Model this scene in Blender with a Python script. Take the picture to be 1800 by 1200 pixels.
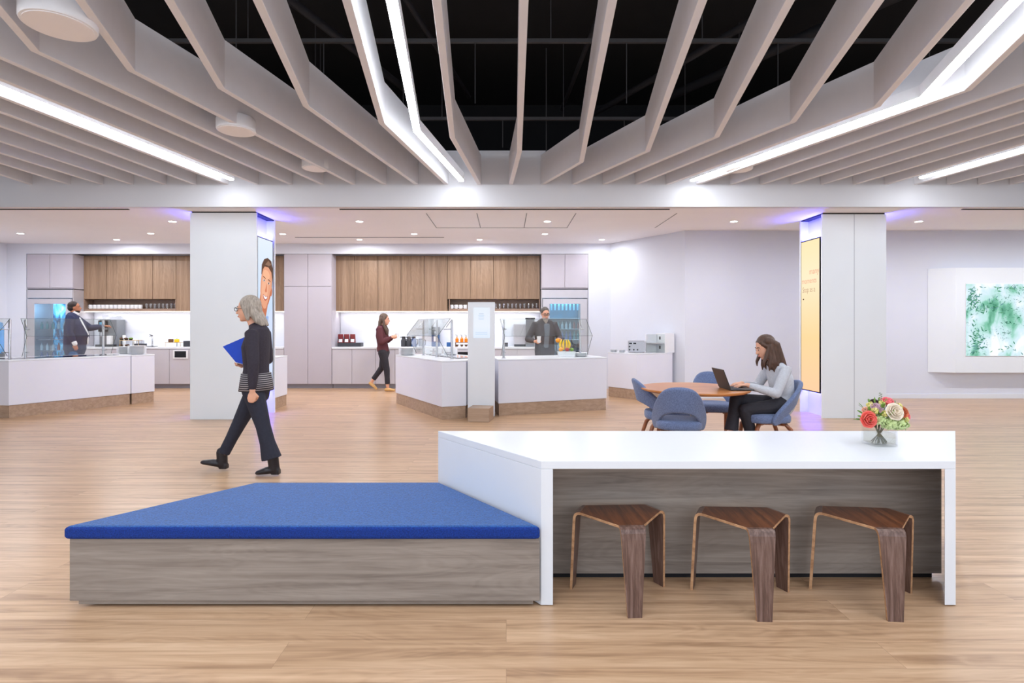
import bpy, bmesh, math, random
from mathutils import Vector, Matrix
random.seed(7)
PI = math.pi
for o in list(bpy.data.objects): bpy.data.objects.remove(o)
C = bpy.context.scene.collection
SC = bpy.context.scene

# ---------------------------------------------------------------- camera, world, exposure
FPX = 980.0                      # focal length in pixels of the 1800 px wide frame
cd = bpy.data.cameras.new('camera'); cam = bpy.data.objects.new('camera', cd); C.objects.link(cam)
cam.location = (0, 0, 1.4); cam.rotation_euler = (PI/2, 0, 0)
cd.sensor_width = 36; cd.sensor_fit = 'HORIZONTAL'; cd.lens = 36*FPX/1800
cd.shift_x = 10/1800; cd.shift_y = -27/1800; cd.clip_start = .05; cd.clip_end = 100
SC.camera = cam
SC.view_settings.view_transform = 'Standard'; SC.view_settings.look = 'None'
SC.view_settings.gamma = 1; SC.view_settings.use_curve_mapping = False
SC.view_settings.exposure = 0.42
w = bpy.data.worlds.new('world'); SC.world = w; w.use_nodes = True
w.node_tree.nodes['Background'].inputs[0].default_value = (.8, .89, 1, 1)
w.node_tree.nodes['Background'].inputs[1].default_value = 1.25

def area(name, loc, rot, sx, sy, watt, col=(1, 1, 1), spread=PI):
    l = bpy.data.lights.new(name, 'AREA'); l.shape = 'RECTANGLE'; l.size = sx; l.size_y = sy
    l.energy = watt; l.color = col; l.spread = spread
    o = bpy.data.objects.new(name, l); C.objects.link(o); o.location = loc; o.rotation_euler = rot
    return o
# one wide unseen area lamp, added as soft fill above the camera
area('overhead_fill', (0, .1, 4.4), (math.radians(10), 0, 0), 15, 3.4, 270, (.88, .93, 1))

# ---------------------------------------------------------------- materials
def srgb(r, g, b):
    f = lambda c: (c/255/12.92) if c/255 <= .04045 else ((c/255+.055)/1.055)**2.4
    return (f(r), f(g), f(b), 1)
def mat(name, col, rough=.5, metal=0, noise=0, nscale=20, spec=.5, bump=0, emit=None, estr=0, trans=0, ior=1.45, sheen=0, stretch=(1, 1, 1)):
    m = bpy.data.materials.new(name); m.use_nodes = True
    nt = m.node_tree; b = nt.nodes['Principled BSDF']
    b.inputs['Base Color'].default_value = col; b.inputs['Roughness'].default_value = rough
    b.inputs['Metallic'].default_value = metal; b.inputs['Specular IOR Level'].default_value = spec
    b.inputs['IOR'].default_value = ior; b.inputs['Transmission Weight'].default_value = trans
    b.inputs['Sheen Weight'].default_value = sheen
    if emit: b.inputs['Emission Color'].default_value = emit; b.inputs['Emission Strength'].default_value = estr
    if noise or bump:
        tc = nt.nodes.new('ShaderNodeTexCoord'); mp = nt.nodes.new('ShaderNodeMapping'); n = nt.nodes.new('ShaderNodeTexNoise')
        mp.inputs['Scale'].default_value = stretch
        n.inputs['Scale'].default_value = nscale; n.inputs['Detail'].default_value = 5
        nt.links.new(tc.outputs['Object'], mp.inputs[0]); nt.links.new(mp.outputs[0], n.inputs['Vector'])
        if noise:
            r = nt.nodes.new('ShaderNodeValToRGB')
            r.color_ramp.elements[0].position = .3; r.color_ramp.elements[1].position = .7
            r.color_ramp.elements[0].color = [c*(1-noise) for c in col[:3]]+[1]
            r.color_ramp.elements[1].color = [min(1, c*(1+noise)) for c in col[:3]]+[1]
            nt.links.new(n.outputs[0], r.inputs[0]); nt.links.new(r.outputs[0], b.inputs['Base Color'])
        if bump:
            bp = nt.nodes.new('ShaderNodeBump'); bp.inputs['Strength'].default_value = bump; bp.inputs['Distance'].default_value = .01
            nt.links.new(n.outputs[0], bp.inputs['Height']); nt.links.new(bp.outputs[0], b.inputs['Normal'])
    return m
def wood(name, c1, c2, c3, axis='x', rough=.45, scale=1.0, fig=.35, planks=None, spec=.5, coords='Object'):
    """grain streaks running along one axis, a slow figure on top; optional planks"""
    m = bpy.data.materials.new(name); m.use_nodes = True; nt = m.node_tree; L = nt.links.new
    b = nt.nodes['Principled BSDF']; b.inputs['Roughness'].default_value = rough; b.inputs['Specular IOR Level'].default_value = spec
    tc = nt.nodes.new('ShaderNodeTexCoord')
    src = tc.outputs[coords]
    if planks:
        br = nt.nodes.new('ShaderNodeTexBrick')
        br.inputs['Scale'].default_value = 1; br.inputs['Brick Width'].default_value = planks[0]; br.inputs['Row Height'].default_value = planks[1]
        br.inputs['Mortar Size'].default_value = .0007; br.inputs['Mortar Smooth'].default_value = .2
        br.inputs['Color1'].default_value = (0, 0, 0, 1); br.inputs['Color2'].default_value = (1, 1, 1, 1); br.inputs['Mortar'].default_value = (.5, .5, .5, 1)
        br.offset = .37
        L(src, br.inputs['Vector'])
        # every plank takes its own patch of grain
        sc_ = nt.nodes.new('ShaderNodeVectorMath'); sc_.operation = 'MULTIPLY_ADD'
        sc_.inputs[1].default_value = (13.7, 7.3, 5.1)
        L(br.outputs['Color'], sc_.inputs[0]); L(src, sc_.inputs[2]); src = sc_.outputs[0]
    st = {'x': (.35, 9, 9), 'y': (9, .35, 9), 'z': (9, 9, .35)}[axis]
    mp = nt.nodes.new('ShaderNodeMapping'); mp.inputs['Scale'].default_value = [s*scale for s in st]; L(src, mp.inputs[0])
    n1 = nt.nodes.new('ShaderNodeTexNoise'); n1.inputs['Scale'].default_value = 1.6; n1.inputs['Detail'].default_value = 9; n1.inputs['Roughness'].default_value = .62; n1.inputs['Distortion'].default_value = .6
    L(mp.outputs[0], n1.inputs['Vector'])
    mp2 = nt.nodes.new('ShaderNodeMapping'); st2 = {'x': (.5, 3.2, 3.2), 'y': (3.2, .5, 3.2), 'z': (3.2, 3.2, .5)}[axis]
    mp2.inputs['Scale'].default_value = [s*scale for s in st2]; L(src, mp2.inputs[0])
    n2 = nt.nodes.new('ShaderNodeTexNoise'); n2.inputs['Scale'].default_value = 1.3; n2.inputs['Detail'].default_value = 3; n2.inputs['Distortion'].default_value = 1.4
    L(mp2.outputs[0], n2.inputs['Vector'])
    wv = nt.nodes.new('ShaderNodeMath'); wv.operation = 'SINE'; ml = nt.nodes.new('ShaderNodeMath'); ml.operation = 'MULTIPLY'; ml.inputs[1].default_value = 55
    L(n2.outputs[0], ml.inputs[0]); L(ml.outputs[0], wv.inputs[0])
    ad = nt.nodes.new('ShaderNodeMath'); ad.operation = 'MULTIPLY_ADD'; ad.inputs[1].default_value = fig*.12
    L(wv.outputs[0], ad.inputs[0]); L(n1.outputs[0], ad.inputs[2])
    r = nt.nodes.new('ShaderNodeValToRGB'); e = r.color_ramp.elements
    e[0].position = .3; e[0].color = c1; e[1].position = .72; e[1].color = c3; x = e.new(.5); x.color = c2
    L(ad.outputs[0], r.inputs[0]); out = r.outputs[0]
    if planks:
        mx = nt.nodes.new('ShaderNodeMix'); mx.data_type = 'RGBA'; mx.blend_type = 'MULTIPLY'; mx.inputs['Factor'].default_value = 1
        rr = nt.nodes.new('ShaderNodeValToRGB'); rr.color_ramp.elements[0].color = (.92, .91, .9, 1); rr.color_ramp.elements[1].color = (1, 1, 1, 1)
        L(br.outputs['Color'], rr.inputs[0]); L(out, mx.inputs['A']); L(rr.outputs[0], mx.inputs['B'])
        m2 = nt.nodes.new('ShaderNodeMix'); m2.data_type = 'RGBA'; m2.inputs['B'].default_value = [c*.8 for c in c1[:3]]+[1]
        L(br.outputs['Fac'], m2.inputs['Factor']); L(mx.outputs['Result'], m2.inputs['A']); out = m2.outputs['Result']
    L(out, b.inputs['Base Color'])
    return m
def glassy(name, tint=(1, 1, 1), refl=.12, rough=.0):
    m = bpy.data.materials.new(name); m.use_nodes = True; nt = m.node_tree; nt.nodes.clear(); L = nt.links.new
    o = nt.nodes.new('ShaderNodeOutputMaterial'); t = nt.nodes.new('ShaderNodeBsdfTransparent'); g = nt.nodes.new('ShaderNodeBsdfGlossy')
    t.inputs[0].default_value = (*tint, 1); g.inputs['Roughness'].default_value = rough
    fr = nt.nodes.new('ShaderNodeLayerWeight'); pw = nt.nodes.new('ShaderNodeMath'); pw.operation = 'POWER'; pw.inputs[1].default_value = 4
    ma = nt.nodes.new('ShaderNodeMath'); ma.operation = 'MULTIPLY_ADD'; ma.inputs[1].default_value = .6; ma.inputs[2].default_value = refl; ma.use_clamp = True
    mx = nt.nodes.new('ShaderNodeMixShader'); L(fr.outputs['Facing'], pw.inputs[0]); L(pw.outputs[0], ma.inputs[0]); L(ma.outputs[0], mx.inputs[0]); L(t.outputs[0], mx.inputs[1]); L(g.outputs[0], mx.inputs[2]); L(mx.outputs[0], o.inputs[0])
    return m
def emis(name, col, s):
    m = bpy.data.materials.new(name); m.use_nodes = True; nt = m.node_tree; nt.nodes.clear()
    o = nt.nodes.new('ShaderNodeOutputMaterial'); e = nt.nodes.new('ShaderNodeEmission'); e.inputs[0].default_value = col; e.inputs[1].default_value = s
    nt.links.new(e.outputs[0], o.inputs[0]); return m

M = {}
M['floor'] = wood('oak_planks', srgb(162, 126, 96), srgb(198, 161, 127), srgb(219, 185, 152), 'x', .3, 1.25, .3, planks=(2.6, .19))
M['greywood'] = wood('grey_oak', srgb(120, 109, 101), srgb(144, 133, 124), srgb(164, 153, 143), 'x', .5, 1.7, .25)
M['oakv'] = wood('oak_vertical', srgb(122, 97, 76), srgb(146, 118, 94), srgb(164, 135, 110), 'z', .5, 1.0, .3)
M['oakshelf'] = wood('oak_shelf', srgb(120, 98, 84), srgb(146, 120, 104), srgb(160, 134, 116), 'x', .5, 1.0, .3)
M['plinth'] = wood('island_plinth_oak', srgb(156, 129, 108), srgb(172, 145, 122), srgb(186, 159, 136), 'x', .5, 1.6, .1)
M['walnut'] = wood('walnut_veneer', srgb(74, 52, 44), srgb(104, 78, 68), srgb(138, 112, 104), 'z', .3, 4.5, .08)
M['walnutseat'] = wood('walnut_seat', srgb(66, 36, 20), srgb(98, 54, 30), srgb(134, 80, 46), 'y', .3, 2.0, .3)
M['plyedge'] = wood('plywood_edge', srgb(150, 108, 76), srgb(190, 146, 108), srgb(206, 164, 126), 'x', .5, 2.0, .2)
M['tabletop'] = wood('cherry_table', srgb(178, 106, 52), srgb(200, 128, 68), srgb(212, 142, 84), 'x', .3, 1.0, .3)
M['chairwood'] = wood('chair_wood', srgb(110, 62, 38), srgb(148, 88, 56), srgb(168, 106, 70), 'z', .35, 2.0, .3)
M['white'] = mat('white_solid_surface', srgb(228, 231, 237), .28, noise=.01, nscale=3)
M['island'] = mat('white_island_laminate', srgb(226, 227, 238), .4, noise=.01, nscale=3)
M['wall'] = mat('wall_paint', srgb(220, 223, 234), .7, noise=.01, nscale=2)
M['ceil'] = mat('ceiling_paint', srgb(242, 240, 243), .75, noise=.01, nscale=2)
M['bulk'] = mat('bulkhead_paint', srgb(215, 215, 220), .7, noise=.01, nscale=2)
M['baffle'] = mat('baffle_felt', srgb(226, 226, 231), .75, noise=.015, nscale=8)
M['column'] = mat('column_panel', srgb(232, 236, 241), .4, noise=.01, nscale=2)
M['black'] = mat('plenum_black', srgb(14, 13, 16), .9, noise=.1, nscale=3)
M['dark'] = mat('dark_pipe', srgb(34, 33, 37), .6, noise=.1, nscale=9)
M['darkgap'] = mat('dark_gap', srgb(24, 24, 30), .7, noise=.05)
M['greycab'] = mat('grey_laminate', srgb(196, 192, 200), .45, noise=.012, nscale=4)
M['tallcab'] = mat('mauve_grey_laminate', srgb(190, 184, 194), .45, noise=.012, nscale=4)
M['toe'] = mat('toe_kick', srgb(160, 160, 172), .5, noise=.02)
M['steel'] = mat('brushed_steel', srgb(190, 190, 196), .3, .9, noise=.05, nscale=40)
M['steelpanel'] = mat('steel_panel', srgb(196, 193, 200), .42, .35, noise=.02, nscale=8)
M['chrome'] = mat('chrome', srgb(210, 212, 216), .12, 1, noise=.02)
M['blackgloss'] = mat('black_glass', srgb(18, 20, 24), .06, noise=.02)
M['blackplastic'] = mat('black_plastic', srgb(30, 30, 33), .45, noise=.05)
M['greyplastic'] = mat('grey_plastic', srgb(120, 124, 130), .4, noise=.03)
M['whiteplastic'] = mat('white_plastic', srgb(235, 236, 240), .35, noise=.01)
M['porcelain'] = mat('porcelain', srgb(240, 241, 244), .15, noise=.01)
M['benchfab'] = mat('blue_bench_fabric', srgb(28, 82, 148), .85, noise=.45, nscale=130, bump=.5, sheen=.2)
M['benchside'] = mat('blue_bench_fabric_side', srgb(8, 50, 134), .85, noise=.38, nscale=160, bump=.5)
M['chairfab'] = mat('blue_chair_fabric', srgb(106, 121, 158), .85, noise=.25, nscale=90, bump=.3, sheen=.2)
M['glass'] = glassy('clear_glass', (.97, .985, .98), .05)
M['guard'] = glassy('guard_glass', (.93, .965, .955), .08)
M['drinkglass'] = glassy('drinking_glass', (.97, .975, .98), .16, .05)
M['glassedge'] = mat('glass_edge', srgb(70, 84, 84), .2, noise=.03)
M['vase'] = glassy('vase_glass', (.98, .985, .99), .06)
M['lightstrip'] = emis('light_diffuser', (.9, .95, 1, 1), 38)
M['downlens'] = emis('downlight_lens', (1, .97, .92, 1), 9)
M['ledblue'] = emis('blue_led', (.16, .14, 1, 1), 3)
M['ledwarm'] = emis('cabinet_led', (1, .93, .84, 1), 5)
M['rod'] = mat('hanger_rod', srgb(62, 60, 62), .6, noise=.05)
M['bluefolder'] = mat('blue_folder', srgb(10, 66, 190), .5, noise=.04)
M['paper'] = mat('white_paper', srgb(236, 236, 240), .7, noise=.02)
M['maroonbag'] = mat('maroon_bag', srgb(120, 38, 40), .45, noise=.2, nscale=30)
M['darkbox'] = mat('charcoal_box', srgb(58, 58, 64), .6, noise=.08)
M['bluebox'] = mat('blue_packaging', srgb(38, 82, 136), .4, noise=.1, nscale=14)
M['orange'] = mat('orange_peel', srgb(250, 160, 20), .5, noise=.08, nscale=60, bump=.2)
M['banana'] = mat('banana_peel', srgb(250, 208, 40), .5, noise=.08, nscale=20)
M['apple'] = mat('red_apple', srgb(170, 36, 40), .35, noise=.2, nscale=12)
M['amber'] = mat('amber_syrup', srgb(230, 130, 24), .12, noise=.1)
M['green'] = mat('green_food', srgb(120, 160, 50), .6, noise=.3, nscale=40)
M['brownfood'] = mat('brown_food', srgb(104, 72, 50), .7, noise=.3, nscale=40)
M['gold'] = mat('brass_wire', srgb(206, 176, 122), .35, .6, noise=.05)

# ---------------------------------------------------------------- mesh builder
class MB:
    def __init__(s): s.v = []; s.f = []; s.mi = []; s.cur = 0
    def add(s, vs, fs):
        k = len(s.v); s.v += [tuple(v) for v in vs]; s.f += [tuple(i+k for i in f) for f in fs]; s.mi += [s.cur]*len(fs); return s
    def box(s, x0, x1, y0, y1, z0, z1):
        if x0 > x1: x0, x1 = x1, x0
        if y0 > y1: y0, y1 = y1, y0
        if z0 > z1: z0, z1 = z1, z0
        return s.prism([(x0, y0), (x1, y0), (x1, y1), (x0, y1)], z0, z1)
    def prism(s, poly, z0, z1, top=None):
        a = sum(poly[i][0]*poly[(i+1) % len(poly)][1]-poly[(i+1) % len(poly)][0]*poly[i][1] for i in range(len(poly)))
        if a < 0:
            poly = poly[::-1]
            if top: top = top[::-1]
        t = top or poly; n = len(poly)
        vs = [(p[0], p[1], z0) for p in poly]+[(p[0], p[1], z1) for p in t]
        fs = [tuple(range(n))[::-1], tuple(range(n, 2*n))]+[(i, (i+1) % n, n+(i+1) % n, n+i) for i in range(n)]
        return s.add(vs, fs)
    def lathe(s, prof, c=(0, 0, 0), n=24, axis='z'):
        vs = []; fs = []
        for r, z in prof:
            for i in range(n):
                a = 2*PI*i/n; p = (r*math.cos(a), r*math.sin(a), z)
                if axis == 'y': p = (p[0], p[2], p[1])
                if axis == 'x': p = (p[2], p[0], p[1])
                vs.append((c[0]+p[0], c[1]+p[1], c[2]+p[2]))
        for j in range(len(prof)-1):
            for i in range(n):
                q = (j*n+i, j*n+(i+1) % n, (j+1)*n+(i+1) % n, (j+1)*n+i)
                fs.append(q[::-1] if axis == 'y' else q)
        fs.append(tuple(range(n))[::-1]); fs.append(tuple(range((len(prof)-1)*n, len(prof)*n)))
        return s.add(vs, fs)
    def limb(s, pts, rad, side=(0, 1, 0), n=14, caps=True):
        """tapered tube of elliptical rings; rad entries r or (r_side, r_other)"""
        P = [Vector(p) for p in pts]; R = [(r, r) if not isinstance(r, (tuple, list)) else r for r in rad]
        if len(R) == 1: R = R*len(P)
        T = []
        for i in range(len(P)):
            a = P[max(i-1, 0)]; b = P[min(i+1, len(P)-1)]; t = b-a
            T.append(t.normalized() if t.length > 1e-9 else Vector((0, 0, 1)))
        rings = []
        if caps:
            r = (R[0][0]+R[0][1])/2
            rings += [(P[0]-T[0]*r*.92, T[0], (R[0][0]*.38, R[0][1]*.38)), (P[0]-T[0]*r*.6, T[0], (R[0][0]*.8, R[0][1]*.8))]
        rings += [(P[i], T[i], R[i]) for i in range(len(P))]
        if caps:
            r = (R[-1][0]+R[-1][1])/2
            rings += [(P[-1]+T[-1]*r*.6, T[-1], (R[-1][0]*.8, R[-1][1]*.8)), (P[-1]+T[-1]*r*.92, T[-1], (R[-1][0]*.38, R[-1][1]*.38))]
        vs = []; S = Vector(side)
        for p, t, r in rings:
            u = S-t*S.dot(t)
            if u.length < .15:
                u = Vector((1, 0, 0))-t*t.x
                if u.length < .15: u = Vector((0, 0, 1))-t*t.z
            u.normalize(); v = t.cross(u)
            for i in range(n):
                a = 2*PI*i/n; vs.append(p+u*math.cos(a)*r[0]+v*math.sin(a)*r[1])
        fs = []
        for j in range(len(rings)-1):
            for i in range(n): fs.append((j*n+i, j*n+(i+1) % n, (j+1)*n+(i+1) % n, (j+1)*n+i))
        fs.append(tuple(range(n))[::-1]); fs.append(tuple(range((len(rings)-1)*n, len(rings)*n)))
        return s.add(vs, fs)
    def bar(s, a, b, r, n=8): return s.limb([a, b], [r, r], n=n, caps=False, side=(.31, .9, .2))
    def ball(s, c, r, n=14, m=8, rot=None):
        if not isinstance(r, (tuple, list)): r = (r, r, r)
        vs = []; fs = []
        for j in range(1, m):
            ph = PI*j/m
            for i in range(n):
                a = 2*PI*i/n; vs.append(Vector((r[0]*math.sin(ph)*math.cos(a), r[1]*math.sin(ph)*math.sin(a), -r[2]*math.cos(ph))))
        vs.append(Vector((0, 0, -r[2]))); vs.append(Vector((0, 0, r[2]))); b = len(vs)-2
        for j in range(m-2):
            for i in range(n): fs.append((j*n+i, j*n+(i+1) % n, (j+1)*n+(i+1) % n, (j+1)*n+i))
        for i in range(n): fs.append((b, (i+1) % n, i)); fs.append((b+1, (m-2)*n+i, (m-2)*n+(i+1) % n))
        if rot is not None: vs = [rot @ v for v in vs]
        cc = Vector(c); return s.add([v+cc for v in vs], fs)
    def xf(s, mtx):
        s.v = [tuple(mtx @ Vector(v)) for v in s.v]; return s

def obj(name, mb, m, parent=None, bevel=0, smooth=False, loc=None, rotz=0, seg=2, label=None):
    me = bpy.data.meshes.new(name); me.from_pydata([tuple(v) for v in mb.v], [], mb.f); me.update()
    ms = m if isinstance(m, list) else [m]
    for x in ms: me.materials.append(x)
    if len(ms) > 1:
        for p, i in zip(me.polygons, mb.mi): p.material_index = min(i, len(ms)-1)
    o = bpy.data.objects.new(name, me); C.objects.link(o)
    if parent: o.parent = parent
    if loc is not None: o.location = loc
    if rotz: o.rotation_euler.z = rotz
    if bevel:
        b = o.modifiers.new('bevel', 'BEVEL'); b.width = bevel; b.segments = seg; b.limit_method = 'ANGLE'; b.angle_limit = math.radians(35)
    if smooth:
        for p in me.polygons: p.use_smooth = True
        if smooth != 'all' :
            try: me.set_sharp_from_angle(angle=math.radians(45))
            except Exception: pass
    if label: o['label'] = label
    return o
def blobs(name, mb, m, parent, vox=.008, it=3, fac=.5, label=None):
    """fuse overlapping closed shapes into one continuous skin"""
    o = obj(name, mb, m, parent)
    r = o.modifiers.new('remesh', 'REMESH'); r.mode = 'VOXEL'; r.voxel_size = vox; r.use_smooth_shade = True
    if it:
        s = o.modifiers.new('smooth', 'SMOOTH'); s.factor = fac; s.iterations = it
    dg = bpy.context.evaluated_depsgraph_get(); dg.update()
    me = bpy.data.meshes.new_from_object(o.evaluated_get(dg)); o.modifiers.clear()
    me.name = name; o.data = me
    me.materials.clear(); me.materials.append(m)
    for p in me.polygons: p.use_smooth = True
    if label: o['label'] = label
    return o
def thing(name, label, cat, loc=(0, 0, 0), rotz=0, group=None):
    o = bpy.data.objects.new(name, None); C.objects.link(o); o.location = loc; o.rotation_euler = (0, 0, rotz)
    o['label'] = label; o['category'] = cat
    if group: o['group'] = group
    return o
def tag(o, label, cat, group=None):
    o['label'] = label; o['category'] = cat
    if group: o['group'] = group
    return o
def struct(name, mb, m, **k):
    o = obj(name, mb, m, **k); o['kind'] = 'structure'; return o
def dup(root, loc=None, rotz=None, label=None):
    r = root.copy(); C.objects.link(r)
    if loc is not None: r.location = loc
    if rotz is not None: r.rotation_euler = (0, 0, rotz)
    if label: r['label'] = label
    for ch in list(root.children):
        c = ch.copy(); C.objects.link(c); c.parent = r
        for g in list(ch.children):
            d = g.copy(); C.objects.link(d); d.parent = c
    return r
def frame(o, d, n):
    """matrix whose x runs along d, z near n"""
    d = Vector(d).normalized(); n = Vector(n); n = (n-d*n.dot(d)).normalized(); y = n.cross(d)
    m = Matrix((d, y, n)).transposed().to_4x4(); m.translation = Vector(o); return m
ORD = ['', 'first', 'second', 'third', 'fourth', 'fifth', 'sixth', 'seventh', 'eighth', 'ninth', 'tenth', 'eleventh', 'twelfth', 'thirteenth', 'fourteenth', 'fifteenth', 'sixteenth', 'seventeenth', 'eighteenth', 'nineteenth']

# ---------------------------------------------------------------- the shell
BY = 8.14                        # front of the bulkhead
struct('floor', MB().box(-13, 13.6, -3.2, 13.4, -.1, 0), M['floor'])
struct('wall_left', MB().box(-11.4, -11.2, -3.2, 13.4, 0, 3.9), M['wall'])
struct('wall_right', MB().box(13.2, 13.4, -3.2, 10.8, 0, 3.9), M['wall'])
struct('wall_back', MB().box(-11.2, 2.33, 13.15, 13.35, 0, 3.25), M['wall'])
b = MB(); b.box(-11.2, 1.84, 12.5, 12.56, 3.02, 3.25); b.box(-11.2, -10.765, 12.5, 13.15, 0, 3.02); b.box(1.84, 2.33, 12.5, 13.15, 0, 3.25)
struct('wall_kitchen', b, M['wall'])
struct('wall_angled', MB().prism([(2.33, 12.5), (3.46, 10.8), (3.66, 10.9), (2.5, 12.7)], 0, 3.25), M['wall'])
struct('wall_display', MB().box(3.46, 13.2, 10.8, 11, 0, 3.25), M['wall'])
struct('baseboard_display', MB().box(3.5, 13.2, 10.785, 10.8, 0, .09), M['white'], bevel=.003)
# ceiling of the servery: a lower band, then a slightly higher one
struct('ceiling', MB().box(-11.2, 13.2, 9.9, 13.3, 3.25, 3.4), M['ceil'])
struct('ceiling_front', MB().box(-11.2, 13.2, BY+.001, 9.9, 3.12, 3.4), M['ceil'])
# access-panel seams
for i, (xa, xb) in enumerate([(-1.22, -1.22), (-.45, -.45), (.31, .31), (1.06, 1.06), (2.6, 2.6)]):
    struct('trim_%d' % (i+1), MB().box(xa-.006, xa+.006, 8.5, 9.75, 3.115, 3.1205), M['greyplastic'])
struct('trim_7', MB().box(-1.22, 1.06, 9.744, 9.756, 3.115, 3.1205), M['greyplastic'])
# linear slots just behind the bulkhead
for i, (xa, xb) in enumerate([(-7.6, -5.55), (-2.45, 2.4), (6.7, 12)]):
    struct('trim_%d' % (i+8), MB().box(xa, xb, BY+.04, BY+.075, 3.112, 3.121), M['darkgap'])
for i, (xa, xb, y, z) in enumerate([(-4.4, -1.3, 11.6, 3.25)]):
    struct('trim_%d' % (i+12), MB().box(xa, xb, y, y+.04, z-.006, z+.001), M['greyplastic'])
struct('wall_bulkhead', MB().box(-11.2, 13.2, BY-.1, BY, 3.12, 3.93), M['bulk'])
# black plenum over the baffles
b = MB(); b.box(-13, 13.6, -3.2, 10.2, 5.4, 5.5); b.box(-13, 13.6, 10.1, 10.2, 3.4, 5.4)
b.box(-11.3, -11.2, 2.6, 10.2, 3.9, 5.4); b.box(13.2, 13.3, 2.6, 10.2, 3.9, 5.4)
b.box(-11.2, 13.2, BY, 10.1, 3.4, 3.45)
struct('ceiling_plenum', b, M['black'])

# ---------------------------------------------------------------- ceiling baffles
def strip(pts, w):
    """offset a plan polyline to both sides"""
    P = [Vector(p) for p in pts]; L = []; R = []
    for i, p in enumerate(P):
        a = (P[i]-P[i-1]).normalized() if i else (P[1]-P[0]).normalized()
        c = (P[i+1]-P[i]).normalized() if i < len(P)-1 else a
        na = Vector((-a.y, a.x)); nc = Vector((-c.y, c.x)); n = (na+nc).normalized(); k = w/2/max(.4, n.dot(na))
        L.append(p+n*k); R.append(p-n*k)
    return L, R
def blade_mesh(pts, w, z0, z1):
    b = MB(); L, R = strip(pts, w); n = len(L)
    vs = []
    for i in range(n): vs += [(L[i].x, L[i].y, z0), (R[i].x, R[i].y, z0), (R[i].x, R[i].y, z1), (L[i].x, L[i].y, z1)]
    fs = [(0, 3, 2, 1), (4*n-4, 4*n-3, 4*n-2, 4*n-1)]
    for i in range(n-1):
        for k in range(4): fs.append((4*i+k, 4*i+(k+1) % 4, 4*i+4+(k+1) % 4, 4*i+4+k))
    b.add(vs, fs); return b
def bx(px): return (px-890)*BY/980
YE = BY-.1
bl = {  # k: (beam px, bend, near slope dx/dy)
 0: (898, (.153, 6.53), .014), 1: (953, (.935, 6.94), .078), 2: (1007, (1.65, 6.51), .139), 3: (1060, (2.27, 6.02), .194),
 4: (1116, (2.87, 5.58), .254), 5: (1170, (3.45, 5.19), .32), 6: (1222, (4.0, 4.83), .385),
 -1: (843, (-.585, 6.04), -.058), -2: (786, (-1.255, 5.615), -.12), -3: (734, (-1.86, 5.18), -.178), -4: (679, (-2.45, 4.79), -.26),
 -5: (625, (-3.0, 4.46), -.34), -6: (570, (-3.5, 4.14), -.42)}
thr = {7: (1281, (4.375, 4.71)), 8: (1333, (4.65, 5.01)), 9: (1386, (4.91, 5.29)), 10: (1438, (5.2, 5.6)), 11: (1494, (5.52, 5.95)), 12: (1549, (5.8, 6.25)),
 13: (1601, (6.13, 6.6)), 14: (1657, (6.56, 7.06)), 15: (1711, (6.97, 7.45)), 16: (1766, (7.32, 7.8)),
 -7: (516, (-3.85, 4.24)), -8: (457, (-4.19, 4.62)), -9: (405, (-4.5, 5.02)), -10: (349, (-4.83, 5.32)), -11: (297, (-5.17, 5.695)), -12: (240, (-5.6, 6.13)),
 -13: (188, (-5.98, 6.53)), -14: (131, (-6.35, 6.99)), -15: (64, (-6.82, 7.46))}
for k in thr:
    px, (tx, ty) = thr[k]; x0 = bx(px); a = abs(k)
    yb = 4.83-.36*(a-6) if k > 0 else 4.14-.34*(a-6)
    yb = max(yb, 1.0)
    xb = x0+(tx-x0)*(YE-yb)/(YE-ty); bl[k] = (px, (xb, yb), (.44 if k > 0 else -.47))
for k in sorted(bl):
    px, (xb, yb), s = bl[k]
    pts = [(bx(px), YE), (xb, yb)]
    if yb > -.6: pts.append((xb-s*(yb+.8), -.8))
    o = obj('ceiling_baffle', blade_mesh(pts, .058, 3.44, 3.86), M['baffle'], bevel=.003)
    if k == 0: lab = 'nearly straight white ceiling baffle in the middle of the fan, hung from the black ceiling'
    else:
        lab = 'bent white ceiling baffle, %s to the %s of the nearly straight middle one' % (ORD[abs(k)], 'right' if k > 0 else 'left')
    tag(o, lab, 'ceiling baffle', 'white baffles fanned under the black ceiling')
def linear(pts, lab, w=.062, z=3.44):
    t = thing('linear_light', lab, 'ceiling light', (pts[0][0], pts[0][1], z), 0, 'linear lights between the baffles')
    L = [(p[0]-pts[0][0], p[1]-pts[0][1]) for p in pts]
    obj('housing', blade_mesh(L, w+.012, .012, .12), M['whiteplastic'], t)
    obj('diffuser', blade_mesh(L, w, -.005, .012), M['lightstrip'], t)
linear([(-.63, 7.85), (-.94, 5.84), (-.72, 3.49), (-.42, .3)], 'bright bent linear light left of the middle ceiling baffle')
linear([(2.61, 7.84), (3.745, 5.0), (3.2, 3.49), (2.1, .5)], 'bright bent linear light sweeping to the upper right corner of the ceiling')
linear([(-3.83, 7.78), (-4.34, 4.78), (-4.56, 3.4), (-3.2, .5)], 'bright straight linear light in the left part of the baffled ceiling')
linear([(5.72, 7.69), (5.97, 6.43), (6.47, 3.2)], 'short looking linear light at the right edge of the baffled ceiling')

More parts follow.
